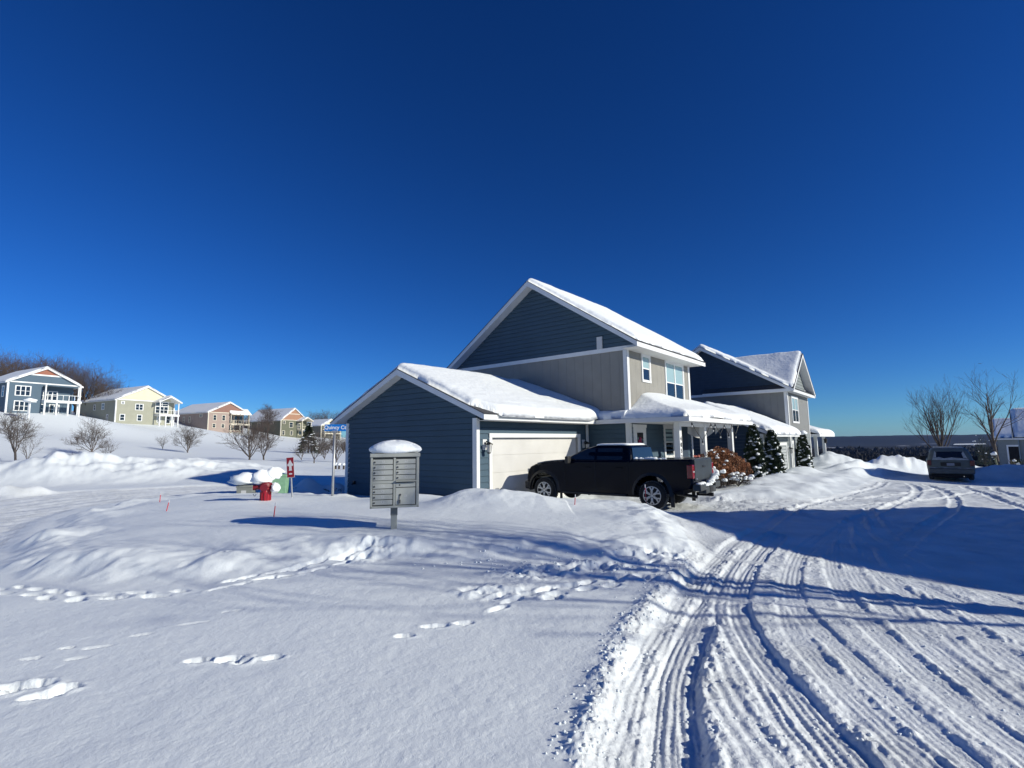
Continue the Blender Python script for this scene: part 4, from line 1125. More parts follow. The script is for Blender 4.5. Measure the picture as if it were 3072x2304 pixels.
def pickup():
    p = 13.45 * BU + 4.98 * AV
    r = thing('pickup_truck', 'black crew cab pickup truck parked nose first at the white garage door', 'pickup truck', (p[0], p[1], -.27), YAW + rad(3))
    W = 1.90
    R = .385; YR, YF = 1.12, 4.61
    # lower body outline in (y, z)
    def outline(zt=0):
        o = [(.05, .60), (.0, .75), (.0, 1.37), (.05, 1.385), (1.70, 1.345), (1.72, 1.33), (3.90, 1.315), (4.2, 1.30), (4.6, 1.255), (4.95, 1.19), (5.14, 1.10), (5.22, 1.0), (5.27, .86), (5.28, .62), (5.22, .45), (5.12, .38)]
        o += [(YF + .50, .40)] + arch(YF, .43, .50, 0, PI, 14) + [(YF - .5, .40), (4.0, .36), (1.72, .36), (YR + .5, .40)] + arch(YR, .43, .50, 0, PI, 14) + [(YR - .5, .45), (.35, .55)]
        return o
    o = outline(); mb = MB()
    n = len(o); xs = [0.0, .05, .10, W - .10, W - .05, W]
    ins = [.0, .0, .0, .0, .0, .0]
    def ring(x, k):
        e = (.055, .012, 0, 0, .012, .055)[k]
        return [(x, y + (e if y < 2.6 else -e) * (1 if (y < .3 or y > 5.0) else 0), z - (e if z > 1.1 else 0)) for y, z in o]
    vs = [q for k, x in enumerate(xs) for q in ring(x, k)]
    fs = [(k * n + i, k * n + (i + 1) % n, (k + 1) * n + (i + 1) % n, (k + 1) * n + i) for k in range(5) for i in range(n)]
    mb.add(vs, fs)
    mb.add([vs[i] for i in range(n)], [tuple(range(n))]); mb.add([vs[5 * n + i] for i in range(n)], [tuple(range(n))])
    body = mb.build('body', M_TPAINT, r)
    # cab
    rings = [rrect(.045, W - .045, 1.70, 3.97, .10, 1.30), rrect(.10, W - .10, 1.72, 3.62, .12, 1.48), rrect(.17, W - .17, 1.76, 3.22, .14, 1.66), rrect(.23, W - .23, 1.84, 2.95, .18, 1.745), rrect(.33, W - .33, 2.0, 2.75, .2, 1.785)]
    mb = MB(); loft(mb, rings); cab = mb.build('cab', M_TPAINT, r, smooth=False, bevel=.02)
    def sx(z, s):  # side surface x at height z
        x = np.interp(z, [1.30, 1.48, 1.66, 1.745], [.045, .10, .17, .23]); return x - .006 if s < 0 else W - x + .006
    for s in (-1, 1):
        for nm, poly in (('side_window', [(3.74, 1.34), (2.86, 1.34), (2.86, 1.67), (3.12, 1.67), (3.45, 1.52)]), ('side_window', [(2.78, 1.34), (1.98, 1.34), (2.0, 1.67), (2.78, 1.67)])):
            g = MB(); g.add([(sx(z, s), y, z) for y, z in poly], [tuple(range(len(poly)))]); g.build(nm, M_GLASS, cab)
    g = MB(); g.add([(.18, 1.693, 1.36), (W - .18, 1.693, 1.36), (W - .24, 1.748, 1.68), (.24, 1.748, 1.68)], [(0, 1, 2, 3)]); g.build('rear_window', M_GLASS, cab)
    g = MB(); g.add([(.17, 3.905, 1.345), (W - .17, 3.905, 1.345), (W - .27, 3.20, 1.69), (.27, 3.20, 1.69)], [(0, 1, 2, 3)]); g.build('windscreen', M_GLASS, cab)
    # bed cover and rails
    mb = MB(); mb.box(.10, W - .10, .06, 1.68, 1.30, 1.352); mb.build('bed_cover', M_PLAST, r)
    # door seams, handles
    for y in (1.78, 2.82, 3.85):
        mb = MB(); mb.box(-.003, .004, y - .006, y + .006, .5, 1.3); mb.build('door_seam', M_DARK, r)
    for y in (1.98, 3.0):
        mb = MB(); mb.box(-.035, .0, y - .02, y + .16, 1.10, 1.13); mb.build('door_handle', M_TPAINT, r, bevel=.008)
    for k, s in ((0, -1), (1, 1)):
        x = -.02 if s < 0 else W + .02
        mb = MB(); mb.box(min(x, x + s * .2), max(x, x + s * .2), 3.60, 3.72, 1.22, 1.44); m_ = mb.build('side_mirror', M_PLAST, r, bevel=.03)
        for cy in (YR, YF):
            a0 = arch(cy, .43, .50, -.12, PI + .12, 16); a1 = arch(cy, .43, .60, -.05, PI + .05, 16)
            mb = MB(); xo = -.045 if s < 0 else W + .045; xi = .01 if s < 0 else W - .01
            for i in range(16):
                q = [(xo, *a0[i]), (xo, *a0[i + 1]), (xi, *a1[i + 1]), (xi, *a1[i])]
                mb.add(q, [(0, 1, 2, 3)]); mb.add([(xo, *a0[i]), (xo, *a0[i + 1]), (xi + (-s) * .1, *a0[i + 1]), (xi + (-s) * .1, *a0[i])], [(0, 1, 2, 3)])
            mb.build('fender_flare', M_PLAST, r)
        mb = MB(); xx = (-.08, .10) if s < 0 else (W - .10, W + .08); mb.box(xx[0], xx[1], 1.85, 3.95, .33, .39); mb.build('running_board', M_PLAST, r, bevel=.015)
    mb = MB(); mb.box(.12, W - .12, .3, 5.0, .44, .62); mb.box(.2, W - .2, 1.0, 4.8, .30, .44); mb.build('underbody', M_DARK, r)
    for cy in (YR, YF):
        wheel(r, .14, cy, R, R, .27, -1); wheel(r, W - .14, cy, R, R, .27, 1)
        mb = MB(); mb.tube([(.2, cy, R), (W - .2, cy, R)], .05, 8); mb.build('axle', M_DARK, r)
    for s, x in ((-1, .04), (1, W - .04)):
        mb = MB(); mb.box(min(x, x - s * .02), max(x, x - s * .02) + .02, YR - .60, YR - .50, .10, .45); mb.box(min(x, x - s * .02), max(x, x - s * .02) + .02, YF - .62, YF - .55, .10, .45); mb.build('mud_flap', M_PLAST, r)
    # tail
    tg = MB(); tg.box(.16, W - .16, -.03, .03, .80, 1.365); to = tg.build('tailgate', mat('dusty_navy_paint', (.026, .034, .040), .45, noise=.35, nscale=2.5), r, bevel=.025)
    h_ = MB(); h_.box(W / 2 - .12, W / 2 + .12, -.045, -.028, 1.13, 1.19); h_.build('tailgate_handle', M_BLACK, to, bevel=.01)
    b_ = MB(); b_.box(.22, .34, -.034, -.03, .84, .87); b_.build('badge', M_CHROME, to)
    for x0 in (-.012, W - .14):
        mb = MB(); mb.box(x0, x0 + .152, -.02, .14, .87, 1.23); t_ = mb.build('tail_light', M_RED, r, bevel=.02)
        q = MB(); q.box(x0 + .02, x0 + .13, -.026, -.018, 1.03, 1.07); q.build('reversing_lamp', mat('clear_lens', (.5, .45, .45), .1), t_)
    bp = MB()
    bp.box(.02, .50, -.20, .02, .55, .72); bp.box(W - .50, W - .02, -.20, .02, .55, .72); bp.box(.48, W - .48, -.20, .02, .45, .62)
    bo = bp.build('rear_bumper', mat('bumper_plastic', (.05, .055, .055), .5), r, bevel=.03)
    htc = MB(); htc.box(W / 2 - .05, W / 2 + .05, -.24, .2, .36, .45); htc.build('tow_hitch', M_DARK, r)
    ex = MB(); ex.tube([(.5, .6, .42), (.5, .05, .36)], .045, 12); ex.build('exhaust_pipe', M_BLACK, r)
    rr = random.Random(3)
    snow_lumps('bumper_snow', r, [(.18 + .09 * k, -.10, .725, .055 + .03 * rr.random()) for k in range(5)] + [(.55 + .09 * k, -.12, .66, .07 + .03 * rr.random()) for k in range(6)] + [(1.1 + .1 * k, -.12, .70 + .03 * k, .07 + .04 * rr.random()) for k in range(7)], seed=5)
    snow_lumps('bed_snow', r, [(.16 + .05 * rr.random(), 1.62 - .07 * k, 1.37, .03 + .035 * rr.random()) for k in range(13)], seed=6, flat=.8)
    # snow on the cab roof and bonnet
    mb = MB(); loft(mb, [rrect(.26, W - .26, 1.86, 2.95, .15, 1.755), rrect(.30, W - .30, 1.9, 2.92, .15, 1.795), rrect(.36, W - .36, 1.98, 2.8, .15, 1.81)]); mb.build('roof_snow', M_SNOWR, r, smooth=True)
    hd = MB()
    for y0, y1, z0, z1 in ((3.98, 4.3, 1.318, 1.30), (4.3, 4.62, 1.30, 1.268), (4.62, 4.93, 1.268, 1.21)):
        hd.add([(.12, y0, z0 + .012), (W - .12, y0, z0 + .012), (W - .12, y1, z1 + .012), (.12, y1, z1 + .012), (.12, y0, z0 - .02), (W - .12, y0, z0 - .02), (W - .12, y1, z1 - .02), (.12, y1, z1 - .02)], [(0, 1, 2, 3), (0, 3, 7, 4), (1, 5, 6, 2), (0, 4, 5, 1), (3, 2, 6, 7)])
    hd.build('bonnet_snow', mat('dirty_frost', (.25, .27, .3), .7, noise=.6, nscale=6), r)
    # front
    g = MB(); g.box(.45, W - .45, 5.22, 5.29, .62, 1.0); g.build('grille', M_BLACK, r)
    for x0 in (.02, W - .42):
        g = MB(); g.box(x0, x0 + .40, 5.05, 5.245, .92, 1.04); g.build('headlight', mat('headlamp_lens', (.35, .36, .37), .08), r, bevel=.02)
    g = MB(); g.box(-.01, W + .01, 5.12, 5.34, .40, .66); g.build('front_bumper', M_PLAST, r, bevel=.05)
    # licence plate
    g = MB(); g.box(W / 2 - .15, W / 2 + .15, -.212, -.202, .49, .62); g.build('licence_plate', M_PLAST, r)
pickup()

def minivan():
    p = onz(2857, 1441, -.72)
    z = -.74
    r = thing('minivan', 'dusty grey-green minivan seen from behind, stopped on the snowy street', 'minivan', (p[0], p[1], z), YAW - PI / 2 + rad(1.0))
    MP = mat('dusty_sage_paint', (.115, .135, .125), .5, noise=.25, nscale=2)
    W = 1.0; L = 5.1
    rg = [(.30, .90, .12, L - .2, .2), (.42, .97, .02, L - .05, .25), (.62, 1.0, .0, L, .3), (.95, 1.0, .05, L - .12, .3), (1.08, .975, .10, L - .5, .28), (1.22, .93, .16, L - 1.35, .22), (1.45, .86, .26, L - 1.8, .2), (1.64, .79, .36, L - 2.15, .22), (1.73, .70, .48, L - 2.4, .25), (1.755, .60, .62, L - 2.6, .25)]
    mb = MB(); loft(mb, [rrect(-w, w, y0, y1, rr, z_) for z_, w, y0, y1, rr in rg]); body = mb.build('body', MP, r, smooth=True)
    def yb(z_): return float(np.interp(z_, [q[0] for q in rg], [q[2] for q in rg]))
    def xw(z_): return float(np.interp(z_, [q[0] for q in rg], [q[1] for q in rg]))
    g = MB(); P = [(-.70, yb(1.17) - .012, 1.17), (.70, yb(1.17) - .012, 1.17), (.60, yb(1.55) - .012, 1.55), (-.60, yb(1.55) - .012, 1.55)]
    g.add(P, [(0, 1, 2, 3)]); rw = g.build('rear_window', M_GLASS, body)
    fs = MB()
    def fr(poly): fs.prism([(x, yb(zz) - .02, zz) for x, zz in poly], (0, .008, 0))
    fr([(-.76, 1.10), (.76, 1.10), (.74, 1.17), (.30, 1.21), (.1, 1.24), (-.25, 1.19), (-.45, 1.26), (-.72, 1.2)]); fr([(-.72, 1.2), (-.58, 1.25), (-.56, 1.5), (-.62, 1.58)]); fr([(.72, 1.18), (.56, 1.22), (.50, 1.45), (.58, 1.58)])
    fs.build('window_frost', mat('glass_frost', (.34, .37, .38), .8, noise=.2), rw)
    for s in (-1, 1):
        g = MB(); g.add([(s * (xw(zz) + .006), y, zz) for y, zz in ((.55, 1.12), (3.55, 1.12), (3.0, 1.5), (.7, 1.5))], [(0, 1, 2, 3)]); g.build('side_window', M_GLASS, body)
        g = MB(); g.box(min(s * .80, s * .985), max(s * .80, s * .985), .02, .16, .80, 1.09); g.build('tail_light', mat('tail_red_dim', (.13, .012, .012), .3), r, bevel=.03)
        g = MB(); x = s * 1.17; g.box(x - .16, x + .16, 3.1, 3.28, 1.0, 1.22); g.build('side_mirror', M_PLAST, r, bevel=.04)
        for cy in (1.0, 4.05): wheel(r, s * .84, cy, .33, .33, .22, s, 5)
    g = MB(); g.box(-.96, .96, -.07, .12, .36, .66); g.build('rear_bumper', mat('dusty_bumper', (.09, .10, .10), .5, noise=.2), r, bevel=.06)
    g = MB(); g.box(-.85, .85, .02, 4.8, .16, .34); g.build('underbody', M_DARK, r)
    g = MB(); g.box(-.42, .42, yb(.88) - .03, yb(.88), .78, .98); h = g.build('plate_recess', M_PLAST, r); g = MB(); g.box(-.16, .16, yb(.88) - .036, yb(.88) - .031, .80, .94); g.build('licence_plate', mat('plate', (.25, .27, .33), .4), h)
    g = MB(); g.box(-.9, .9, -.09, -.02, .665, .70); g.build('bumper_snow', mat('dirty_frost'), r, bevel=.01)
    g = MB(); loft(g, [rrect(-.66, .66, .50, 2.6, .2, 1.74), rrect(-.62, .62, .55, 2.5, .2, 1.79)]); g.build('roof_frost', mat('glass_frost'), r, smooth=True)
    g = MB(); g.tube([(.5, .1, .24), (.5, -.05, .24)], .03, 8); g.build('exhaust_pipe', M_CHROME, r)
minivan()

# ================================================================= STREET FURNITURE
def mailboxes():
    p = onz(1181, 1607, .1); gx, gy = p[0], p[1]
    g = gz(gx, gy); z0 = .0
    ang = math.atan2(gy, gx) - PI / 2 + rad(2)
    r = thing('mailbox_cluster', 'grey metal cluster of numbered mailboxes on one post with a thick loaf of snow', 'mailboxes', (gx, gy, 0), ang)
    M = mat('mailbox_paint', (.31, .325, .30), .5, noise=.05, nscale=6); M2 = mat('mailbox_door_paint', (.34, .355, .335), .42, noise=.06, nscale=9)
    MD = mat('dark_gap', (.06, .065, .06), .8)
    W, zb, zt, D = .775, .575, 1.43, .44; x0, y0 = -W / 2, -.22
    post = MB(); post.box(-.05, .05, -.05, .05, -.3, zb); post.build('post', M, r, bevel=.006)
    sl_ = MB(); sl_.box(-.055, .055, -.055, .055, zb - .14, zb); sl_.build('post_sleeve', mat('sleeve_paint', (.16, .17, .16), .6), r)
    c = MB(); c.box(x0, x0 + W, y0 + .03, y0 + D, zb, zt - .01); c.box(x0, x0 + .035, y0, y0 + .03, zb, zt); c.box(x0 + W - .045, x0 + W, y0, y0 + .03, zb, zt); c.box(x0, x0 + W, y0, y0 + .03, zb, zb + .035); c.box(x0 - .01, x0 + W + .015, y0 - .02, y0 + D + .01, zt - .04, zt + .02)
    c.build('cabinet', M, r, bevel=.006)
    xl, xm, xr = x0 + .035, x0 + .365, x0 + W - .045
    bk = MB(); bk.box(xl, xr, y0 + .025, y0 + .029, zb + .035, zt - .04); bk.build('cabinet_gap', MD, r)
    mu = MB(); mu.box(xm, xm + .035, y0 + .002, y0 + .028, zb + .035, zt - .05); mu.build('mullion', M, r)
    zs = zt - .075; h = .086
    def door(xa, xb, za, zb_, num=None, lock=True):
        d = MB(); d.box(xa + .004, xb - .012, y0 + .010, y0 + .024, za + .006, zb_ - .004); do = d.build('mailbox_door', M2, r, bevel=.003)
        if lock:
            k = MB(); k.lathe([(.016, 0), (.013, -.012)], (xa + .03, y0 + .010, (za + zb_) / 2 - .004), 'y', 10); k.build('lock', mat('lock_metal', (.10, .10, .10), .4, metal=.7), do)
        if num:
            t = MB(); cx = (xa + xb) / 2; cz = (za + zb_) / 2 + .006; t.box(cx - .022, cx + .022, y0 + .0085, y0 + .0098, cz - .018, cz + .018); to = t.build('number_plate', mat('number_plate', (.42, .43, .42), .4), do)
            text_part('number', num, .030, do, (cx, y0 + .0078, cz), (1, 0, 0), (0, 0, 1), mat('number_ink', (.2, .2, .2), .6), extrude=.0004)
        return do
    for k in range(4): door(xl, xm, zs - (k + 1) * h, zs - k * h, str(k + 1))
    mid = MB(); mid.box(xl, xm, y0 + .004, y0 + .026, zs - 4 * h - .045, zs - 4 * h); mid.build('rail', M, r, bevel=.003)
    zz = zs - 4 * h - .045
    for k in range(4): door(xl, xm, zz - (k + 1) * h, zz - k * h, str(k + 5))
    for k in range(4): door(xm + .035, xr, zs - (k + 1) * h + .003, zs - k * h + .003, str(k + 9))
    sh = MB(); za = zs - 4 * h; sh.prism([(xm + .035, y0 + .02, za + .008), (xm + .035, y0 - .045, za - .012), (xm + .035, y0 - .045, za - .018), (xm + .035, y0 + .02, za - .03)], (xr - xm - .035, 0, 0)); sh.build('mail_slot_hood', M, r)
    d1 = door(xm + .035, xr, za - .115, za - .035, None, False)
    k = MB(); k.lathe([(.012, 0), (.011, -.004)], (xm + .10, y0 + .009, za - .075), 'y', 10); k.build('keyhole', M_BLACK, d1)
    d2 = door(xm + .035, xr, zb + .04, za - .117, '1', False)
    k = MB(); k.lathe([(.018, 0), (.014, -.014)], (xm + .11, y0 + .009, .78), 'y', 10); k.tube([(xm + .11, y0 - .004, .775), (xm + .10, y0 - .006, .72), (xm + .10, y0 - .006, .68)], .006, 5); k.box(xm + .085, xm + .115, y0 - .012, y0 - .004, .64, .70); k.build('hanging_key', mat('lock_metal'), d2)
    # snow loaf
    n, mth = 34, 12; V = []; F = []
    for j in range(mth + 1):
        ph = (j / mth) * (PI * .62) ; zz_ = math.cos(ph); rr_ = math.sin(ph) if ph < PI / 2 else 1 - .30 * (ph - PI / 2) ** 1.0
        for i in range(n):
            a = 2 * PI * i / n; ex = 2.6
            ca, sa = math.cos(a), math.sin(a)
            rx = abs(ca) ** (2 / ex) * (1 if ca > 0 else -1); ry = abs(sa) ** (2 / ex) * (1 if sa > 0 else -1)
            k = 1 + .03 * math.sin(2 * a + j)
            V.append((.012 + rx * rr_ * .43 * k, .0 + ry * rr_ * .27 * k, zt + .060 + .175 * zz_ * (1 if zz_ > 0 else .55) + .006 * math.sin(5 * a)))
    for j in range(mth):
        for i in range(n): F.append((j * n + i, j * n + (i + 1) % n, (j + 1) * n + (i + 1) % n, (j + 1) * n + i))
    sn = MB(); sn.add(V, F); sn.add(V[:n], [tuple(range(n))]); sn.build('snow_loaf', M_SNOWR, r, smooth=True)
mailboxes()

def street_sign():
    p = onz(997, 1497, 0.0); g = gz(p[0], p[1])
    r = thing('street_name_sign', 'blue Quincy Ct street name sign on a round grey post beside the garage wall', 'street sign', (p[0], p[1], 0), rad(-18) * 0 + rad(2))
    mb = MB(); mb.tube([(0, 0, -.4), (.015, 0, 1.99)], .037, 14); mb.build('post', M_STEEL, r, smooth=True)
    mb = MB(); mb.box(-.31, .33, -.012, .012, 2.01, 2.215); b = mb.build('sign_blade', mat('sign_blue', (.0, .17, .58), .4), r, bevel=.003)
    mb = MB(); mb.box(-.05, .09, -.03, .03, 1.97, 2.03); mb.build('bracket', M_STEEL, r)
    text_part('sign_text', 'Quincy Ct', .155, b, (.01, -.0165, 2.118), (1, 0, 0), (0, 0, 1), mat('sign_white', (.75, .78, .8), .4), extrude=.002)
    b.rotation_euler = (0, rad(.6), 0)
street_sign()

def hydrant_sign():
    p = onz(877, 1508, 0.0)
    r = thing('hydrant_sign', 'red fire hydrant marker sign tilted on a grey post', 'sign', (p[0], p[1], 0), rad(6))
    r.rotation_euler = (0, rad(-4.5), rad(4))
    mb = MB(); mb.tube([(0, 0, -.4), (0, 0, .78)], .022, 10); mb.build('post', M_STEEL, r)
    MR = mat('sign_red', (.22, .006, .015), .4); MW = mat('sign_grey_white', (.55, .55, .57), .5)
    mb = MB(); mb.box(-.104, .104, -.031, -.024, .70, 1.27); e = mb.build('sign_plate', MW, r, bevel=.0)
    mb = MB(); mb.box(-.094, .094, -.034, -.0315, .71, 1.26); f = mb.build('sign_face', MR, e)
    s = MB(); y = -.037
    def pl_(pts): s.prism([(x, y, z) for x, z in pts], (0, .0025, 0))
    pl_([(-.045, .895), (.045, .895), (.045, .912), (-.045, .912)])
    pl_([(-.035, .912), (.035, .912), (.035, 1.02), (-.035, 1.02)])
    pl_([(-.078, 1.035), (-.055, 1.02), (.055, 1.02), (.078, 1.035), (.078, 1.075), (.05, 1.10), (-.05, 1.10), (-.078, 1.075)])
    pl_([(-.045, 1.10), (.045, 1.10), (.035, 1.14), (.018, 1.165), (-.018, 1.165), (-.035, 1.14)])
    pl_([(-.014, 1.165), (.014, 1.165), (.014, 1.19), (-.014, 1.19)])
    pl_([(-.042, .785), (.042, .785), (.042, .825), (-.042, .825)])
    s.build('hydrant_symbol', MW, f)
hydrant_sign()

def hydrant():
    p = onz(795, 1523, 0.0)
    r = thing('fire_hydrant', 'red fire hydrant buried to its bonnet under three fat caps of snow', 'fire hydrant', (p[0], p[1], .07), rad(15))
    MR = mat('hydrant_red', (.30, .008, .02), .4, noise=.1); MK = mat('hydrant_dark_red', (.16, .006, .015), .5)
    mb = MB(); mb.lathe([(.125, -.3), (.125, .34), (.12, .37), (.12, .40), (.16, .405), (.16, .44), (.13, .445)], n=20); b = mb.build('barrel', MR, r, smooth=False)
    for k in range(10):
        a = 2 * PI * k / 10; q = MB(); 
    fl = MB()
    for k in range(12):
        a = 2 * PI * k / 12; fl.tube([(.127 * math.cos(a), .127 * math.sin(a), -.3), (.127 * math.cos(a), .127 * math.sin(a), .33)], .013, 5)
    fl.build('fluting', MR, b)
    mb = MB(); mb.lathe([(.14, .40), (.155, .46), (.15, .54), (.10, .62), (.03, .65)], n=20); mb.build('bonnet', MK, r, smooth=True)
    for d, L_, rr_ in (((1, 0, 0), .30, .075), ((-1, 0, 0), .30, .075), ((0, -1, 0), .27, .095)):
        mb = MB(); q = Vector(d); mb.tube([q * .1 + Vector((0, 0, .46)), q * (L_ - .06) + Vector((0, 0, .46))], rr_ * .8, 14); mb.tube([q * (L_ - .07) + Vector((0, 0, .46)), q * L_ + Vector((0, 0, .46))], rr_, 8); mb.build('nozzle_cap', MK, r)
    ch = MB()
    for i in range(9):
        t = i / 8; ch.lathe([(.012, -.006), (.016, 0), (.012, .006)], (-.30 + .12 * t, -.10, .40 - .16 * math.sin(PI * t)), 'y', 6)
    ch.build('chain', M_STEEL, r)
    snow_lumps('snow_cap', r, [(-.10, -.03, .66, .20)], seed=2, flat=1.25)
    snow_lumps('snow_cap', r, [(.14, .08, .74, .17)], seed=3, flat=1.25)
    snow_lumps('snow_cap', r, [(.24, -.08, .40, .12)], seed=4, flat=1.35)
hydrant()

def cabinet(name, label, px, base, w, d, h, color, cap, seed, ang=.2, tilt=0.0):
    p = onz(px, base, -.12)
    r = thing(name, label, 'utility box', (p[0], p[1], -.2), ang)
    mb = MB(); mb.box(-w / 2, w / 2, -d / 2, d / 2, -.2, h); b = mb.build('cabinet', color, r, bevel=.01)
    mb = MB(); mb.box(-w / 2 - .015, w / 2 + .015, -d / 2 - .015, d / 2 + .015, h - .05, h + .02); mb.build('lid', color, r, bevel=.008)
    mb = MB(); mb.box(-w * .2, w * .12, -d / 2 - .004, -d / 2, h * .25, h * .7); mb.build('warning_label', mat('pale_label', (.5, .5, .5), .6), b)
    snow_lumps('snow_cap', r, [(cap[0], cap[1], h + cap[2], cap[3])], seed=seed, flat=.62)
cabinet('utility_box', 'low grey utility box behind the hydrant, loaf of snow on its lid', 738, 1493, .48, .45, .48, mat('box_grey', (.20, .21, .19), .6), (.0, 0, .16, .42), 8)
cabinet('utility_box', 'pale green utility box behind the hydrant on its right', 832, 1489, .62, .5, .80, mat('box_green', (.22, .40, .25), .6, noise=.15), (-.08, 0, .10, .28), 9)

# thin snow stakes
def stake(px, py, z, h, lean, label, redfrom=.0):
    p = onz(px, py, z); g = gz(p[0], p[1])
    r = thing('snow_stake', label, 'snow stake', (p[0], p[1], min(g, z)), 0)
    r.rotation_euler = (rad(lean[1]), rad(lean[0]), 0)
    mb = MB(); mb.tube([(0, 0, -.2), (0, 0, h * .86)], .0095, 6); mb.build('rod', mat('stake_red', (.55, .03, .05), .5), r)
    mb = MB(); mb.tube([(0, 0, h * .86), (0, 0, h)], .010, 6); mb.build('reflective_tip', mat('stake_tip', (.6, .6, .62), .3), r)
stake(817, 1587, .02, .50, (5, 0), 'thin red snow stake standing left of the mailbox post')
stake(494, 1553, 0, .40, (12, 0), 'thin red snow stake leaning right, at the far left of the snow bank')
stake(478, 1519, -.02, .36, (2, 0), 'thin upright red snow stake farther back at the edge of the left street')
stake(1722, 1552, .0, .48, (5, 0), 'red and white snow stake in the bank below the pickup doors')
p_ = onz(1940, 1512, .1); stake(1940, 1512, .1, .62, (-2, 0), 'pale snow stake in front of the pickup rear wheel')

# garden light post by the right edge
def garden_post():
    p = atd(2998, 1385, 40); g = gz(p[0], p[1])
    r = thing('lamp_post', 'slim leaning yard lamp post with snow on top near the right edge', 'lamp post', (p[0], p[1], g), 0); r.rotation_euler = (0, rad(-9), 0)
    mb = MB(); mb.tube([(0, 0, -.3), (0, 0, 1.9)], .055, 8); mb.build('post', mat('post_olive', (.16, .17, .10), .7), r)
    mb = MB(); mb.lathe([(.05, 1.9), (.13, 1.95), (.13, 2.1), (.18, 2.12), (.05, 2.22)], n=10); mb.build('lantern', M_BLACK, r)
    snow_lumps('snow_cap', r, [(0, 0, 2.2, .2)], seed=4, flat=.9)
garden_post()

# porch furniture
def porch_things():
    x, y = xy(22.6, 7.7)
    r = thing('porch_chair', 'white plastic chair on the porch of the blue house', 'chair', (x, y, -.25), YAW + 2.6)
    M = mat('white_plastic', (.72, .72, .72), .4)
    mb = MB(); mb.box(-.25, .25, -.25, .25, .40, .44); mb.build('seat', M, r, bevel=.01)
    mb = MB()
    mb.prism([(-.25, .22, .44), (.25, .22, .44), (.22, .34, 1.0), (-.22, .34, 1.0)], (0, .03, 0)); mb.build('backrest', M, r)
    for sx_ in (-1, 1):
        mb = MB(); mb.box(sx_ * .25 - .03, sx_ * .25 + .03, -.25, .25, .62, .65); mb.build('armrest', M, r)
        for sy_ in (-1, 1):
            mb = MB(); mb.box(sx_ * .23 - .025, sx_ * .23 + .025, sy_ * .22 - .025, sy_ * .22 + .025, 0, .62 if sy_ < 0 else .42); mb.build('leg', M, r)
    x, y = xy(20.6, 8.2)
    r = thing('porch_bench', 'low white storage bench under the porch window', 'bench', (x, y, -.25), YAW)
    mb = MB(); mb.box(-1.3, .9, -.25, .25, .0, 1.10); mb.build('box', M, r, bevel=.02); mb = MB(); mb.box(-1.33, .93, -.28, .28, 1.10, 1.15); mb.build('lid', M, r, bevel=.01)
    x, y = xy(19.2, 6.9)
    r = thing('flower_pot', 'red flower with a bright green bow on the porch rail', 'pot plant', (x, y, .72), YAW)
    rr = random.Random(2)
    mb = MB()
    for k in range(26):
        a = rr.uniform(0, 2 * PI); q = rr.uniform(0, .12); mb.prism([(q * math.cos(a), q * math.sin(a), .16 + .1 * rr.random()), (q * math.cos(a) + .05, q * math.sin(a), .2 + .1 * rr.random()), (q * math.cos(a), q * math.sin(a) + .05, .24 + .1 * rr.random())], (0, 0, .01))
    mb.build('petals', mat('flower_red', (.35, .04, .02), .6), r)
    mb = MB(); mb.prism([(-.16, 0, .02), (-.02, 0, .08), (-.14, 0, .18)], (0, .05, 0)); mb.prism([(.16, 0, .02), (.02, 0, .08), (.14, 0, .18)], (0, .05, 0)); mb.box(-.03, .03, -.03, .03, -.02, .12); mb.build('bow', mat('bow_green', (.05, .40, .06), .5), r)
    mb = MB(); mb.lathe([(.10, -.22), (.13, .0), (.10, .01)], n=12); mb.build('pot', M_WHITE, r)
porch_things()

# grill style dark post and bird feeder at the first far house, bird in the sky
def extras():
    b = atd(86, 1240, 87)
    r = thing('bird_table', 'white bird table heaped with snow in front of the slate blue house', 'bird table', tuple(b), 0)
    mb = MB(); mb.box(-.12, .12, -.12, .12, -1, 1.9); mb.build('post', M_WHITE, r); mb = MB(); mb.box(-.7, .7, -.5, .5, 1.9, 2.0); mb.build('tray', M_WHITE, r)
    snow_lumps('snow_cap', r, [(0, 0, 2.15, .75)], seed=1, flat=.5)
    b = atd(2942, 1091, 90)
    r = thing('bird', 'small dark bird flying in the blue sky at the right', 'bird', tuple(b), .4)
    mb = MB(); mb.tube([(-.14, 0, 0), (-.05, 0, .01), (.08, 0, .01), (.16, 0, .03)], [.01, .045, .045, .01], 6); mb.build('body', M_BLACK, r)
    for s in (-1, 1):
        mb = MB(); mb.add([(-.06, 0, .02), (.06, 0, .02), (.02, s * .22, .12), (-.10, s * .36, .06), (-.1, s * .16, .06)], [(0, 1, 2, 3, 4)]); mb.build('wing', M_BLACK, r)
extras()
# ================================================================= PLANTS
M_BARK = mat('bark', (.075, .058, .048), .9, noise=.3, nscale=10)
M_BARKL = mat('pale_bark', (.10, .082, .072), .9, noise=.3, nscale=6)
M_TWIG = mat('twig', (.085, .062, .052), .9)

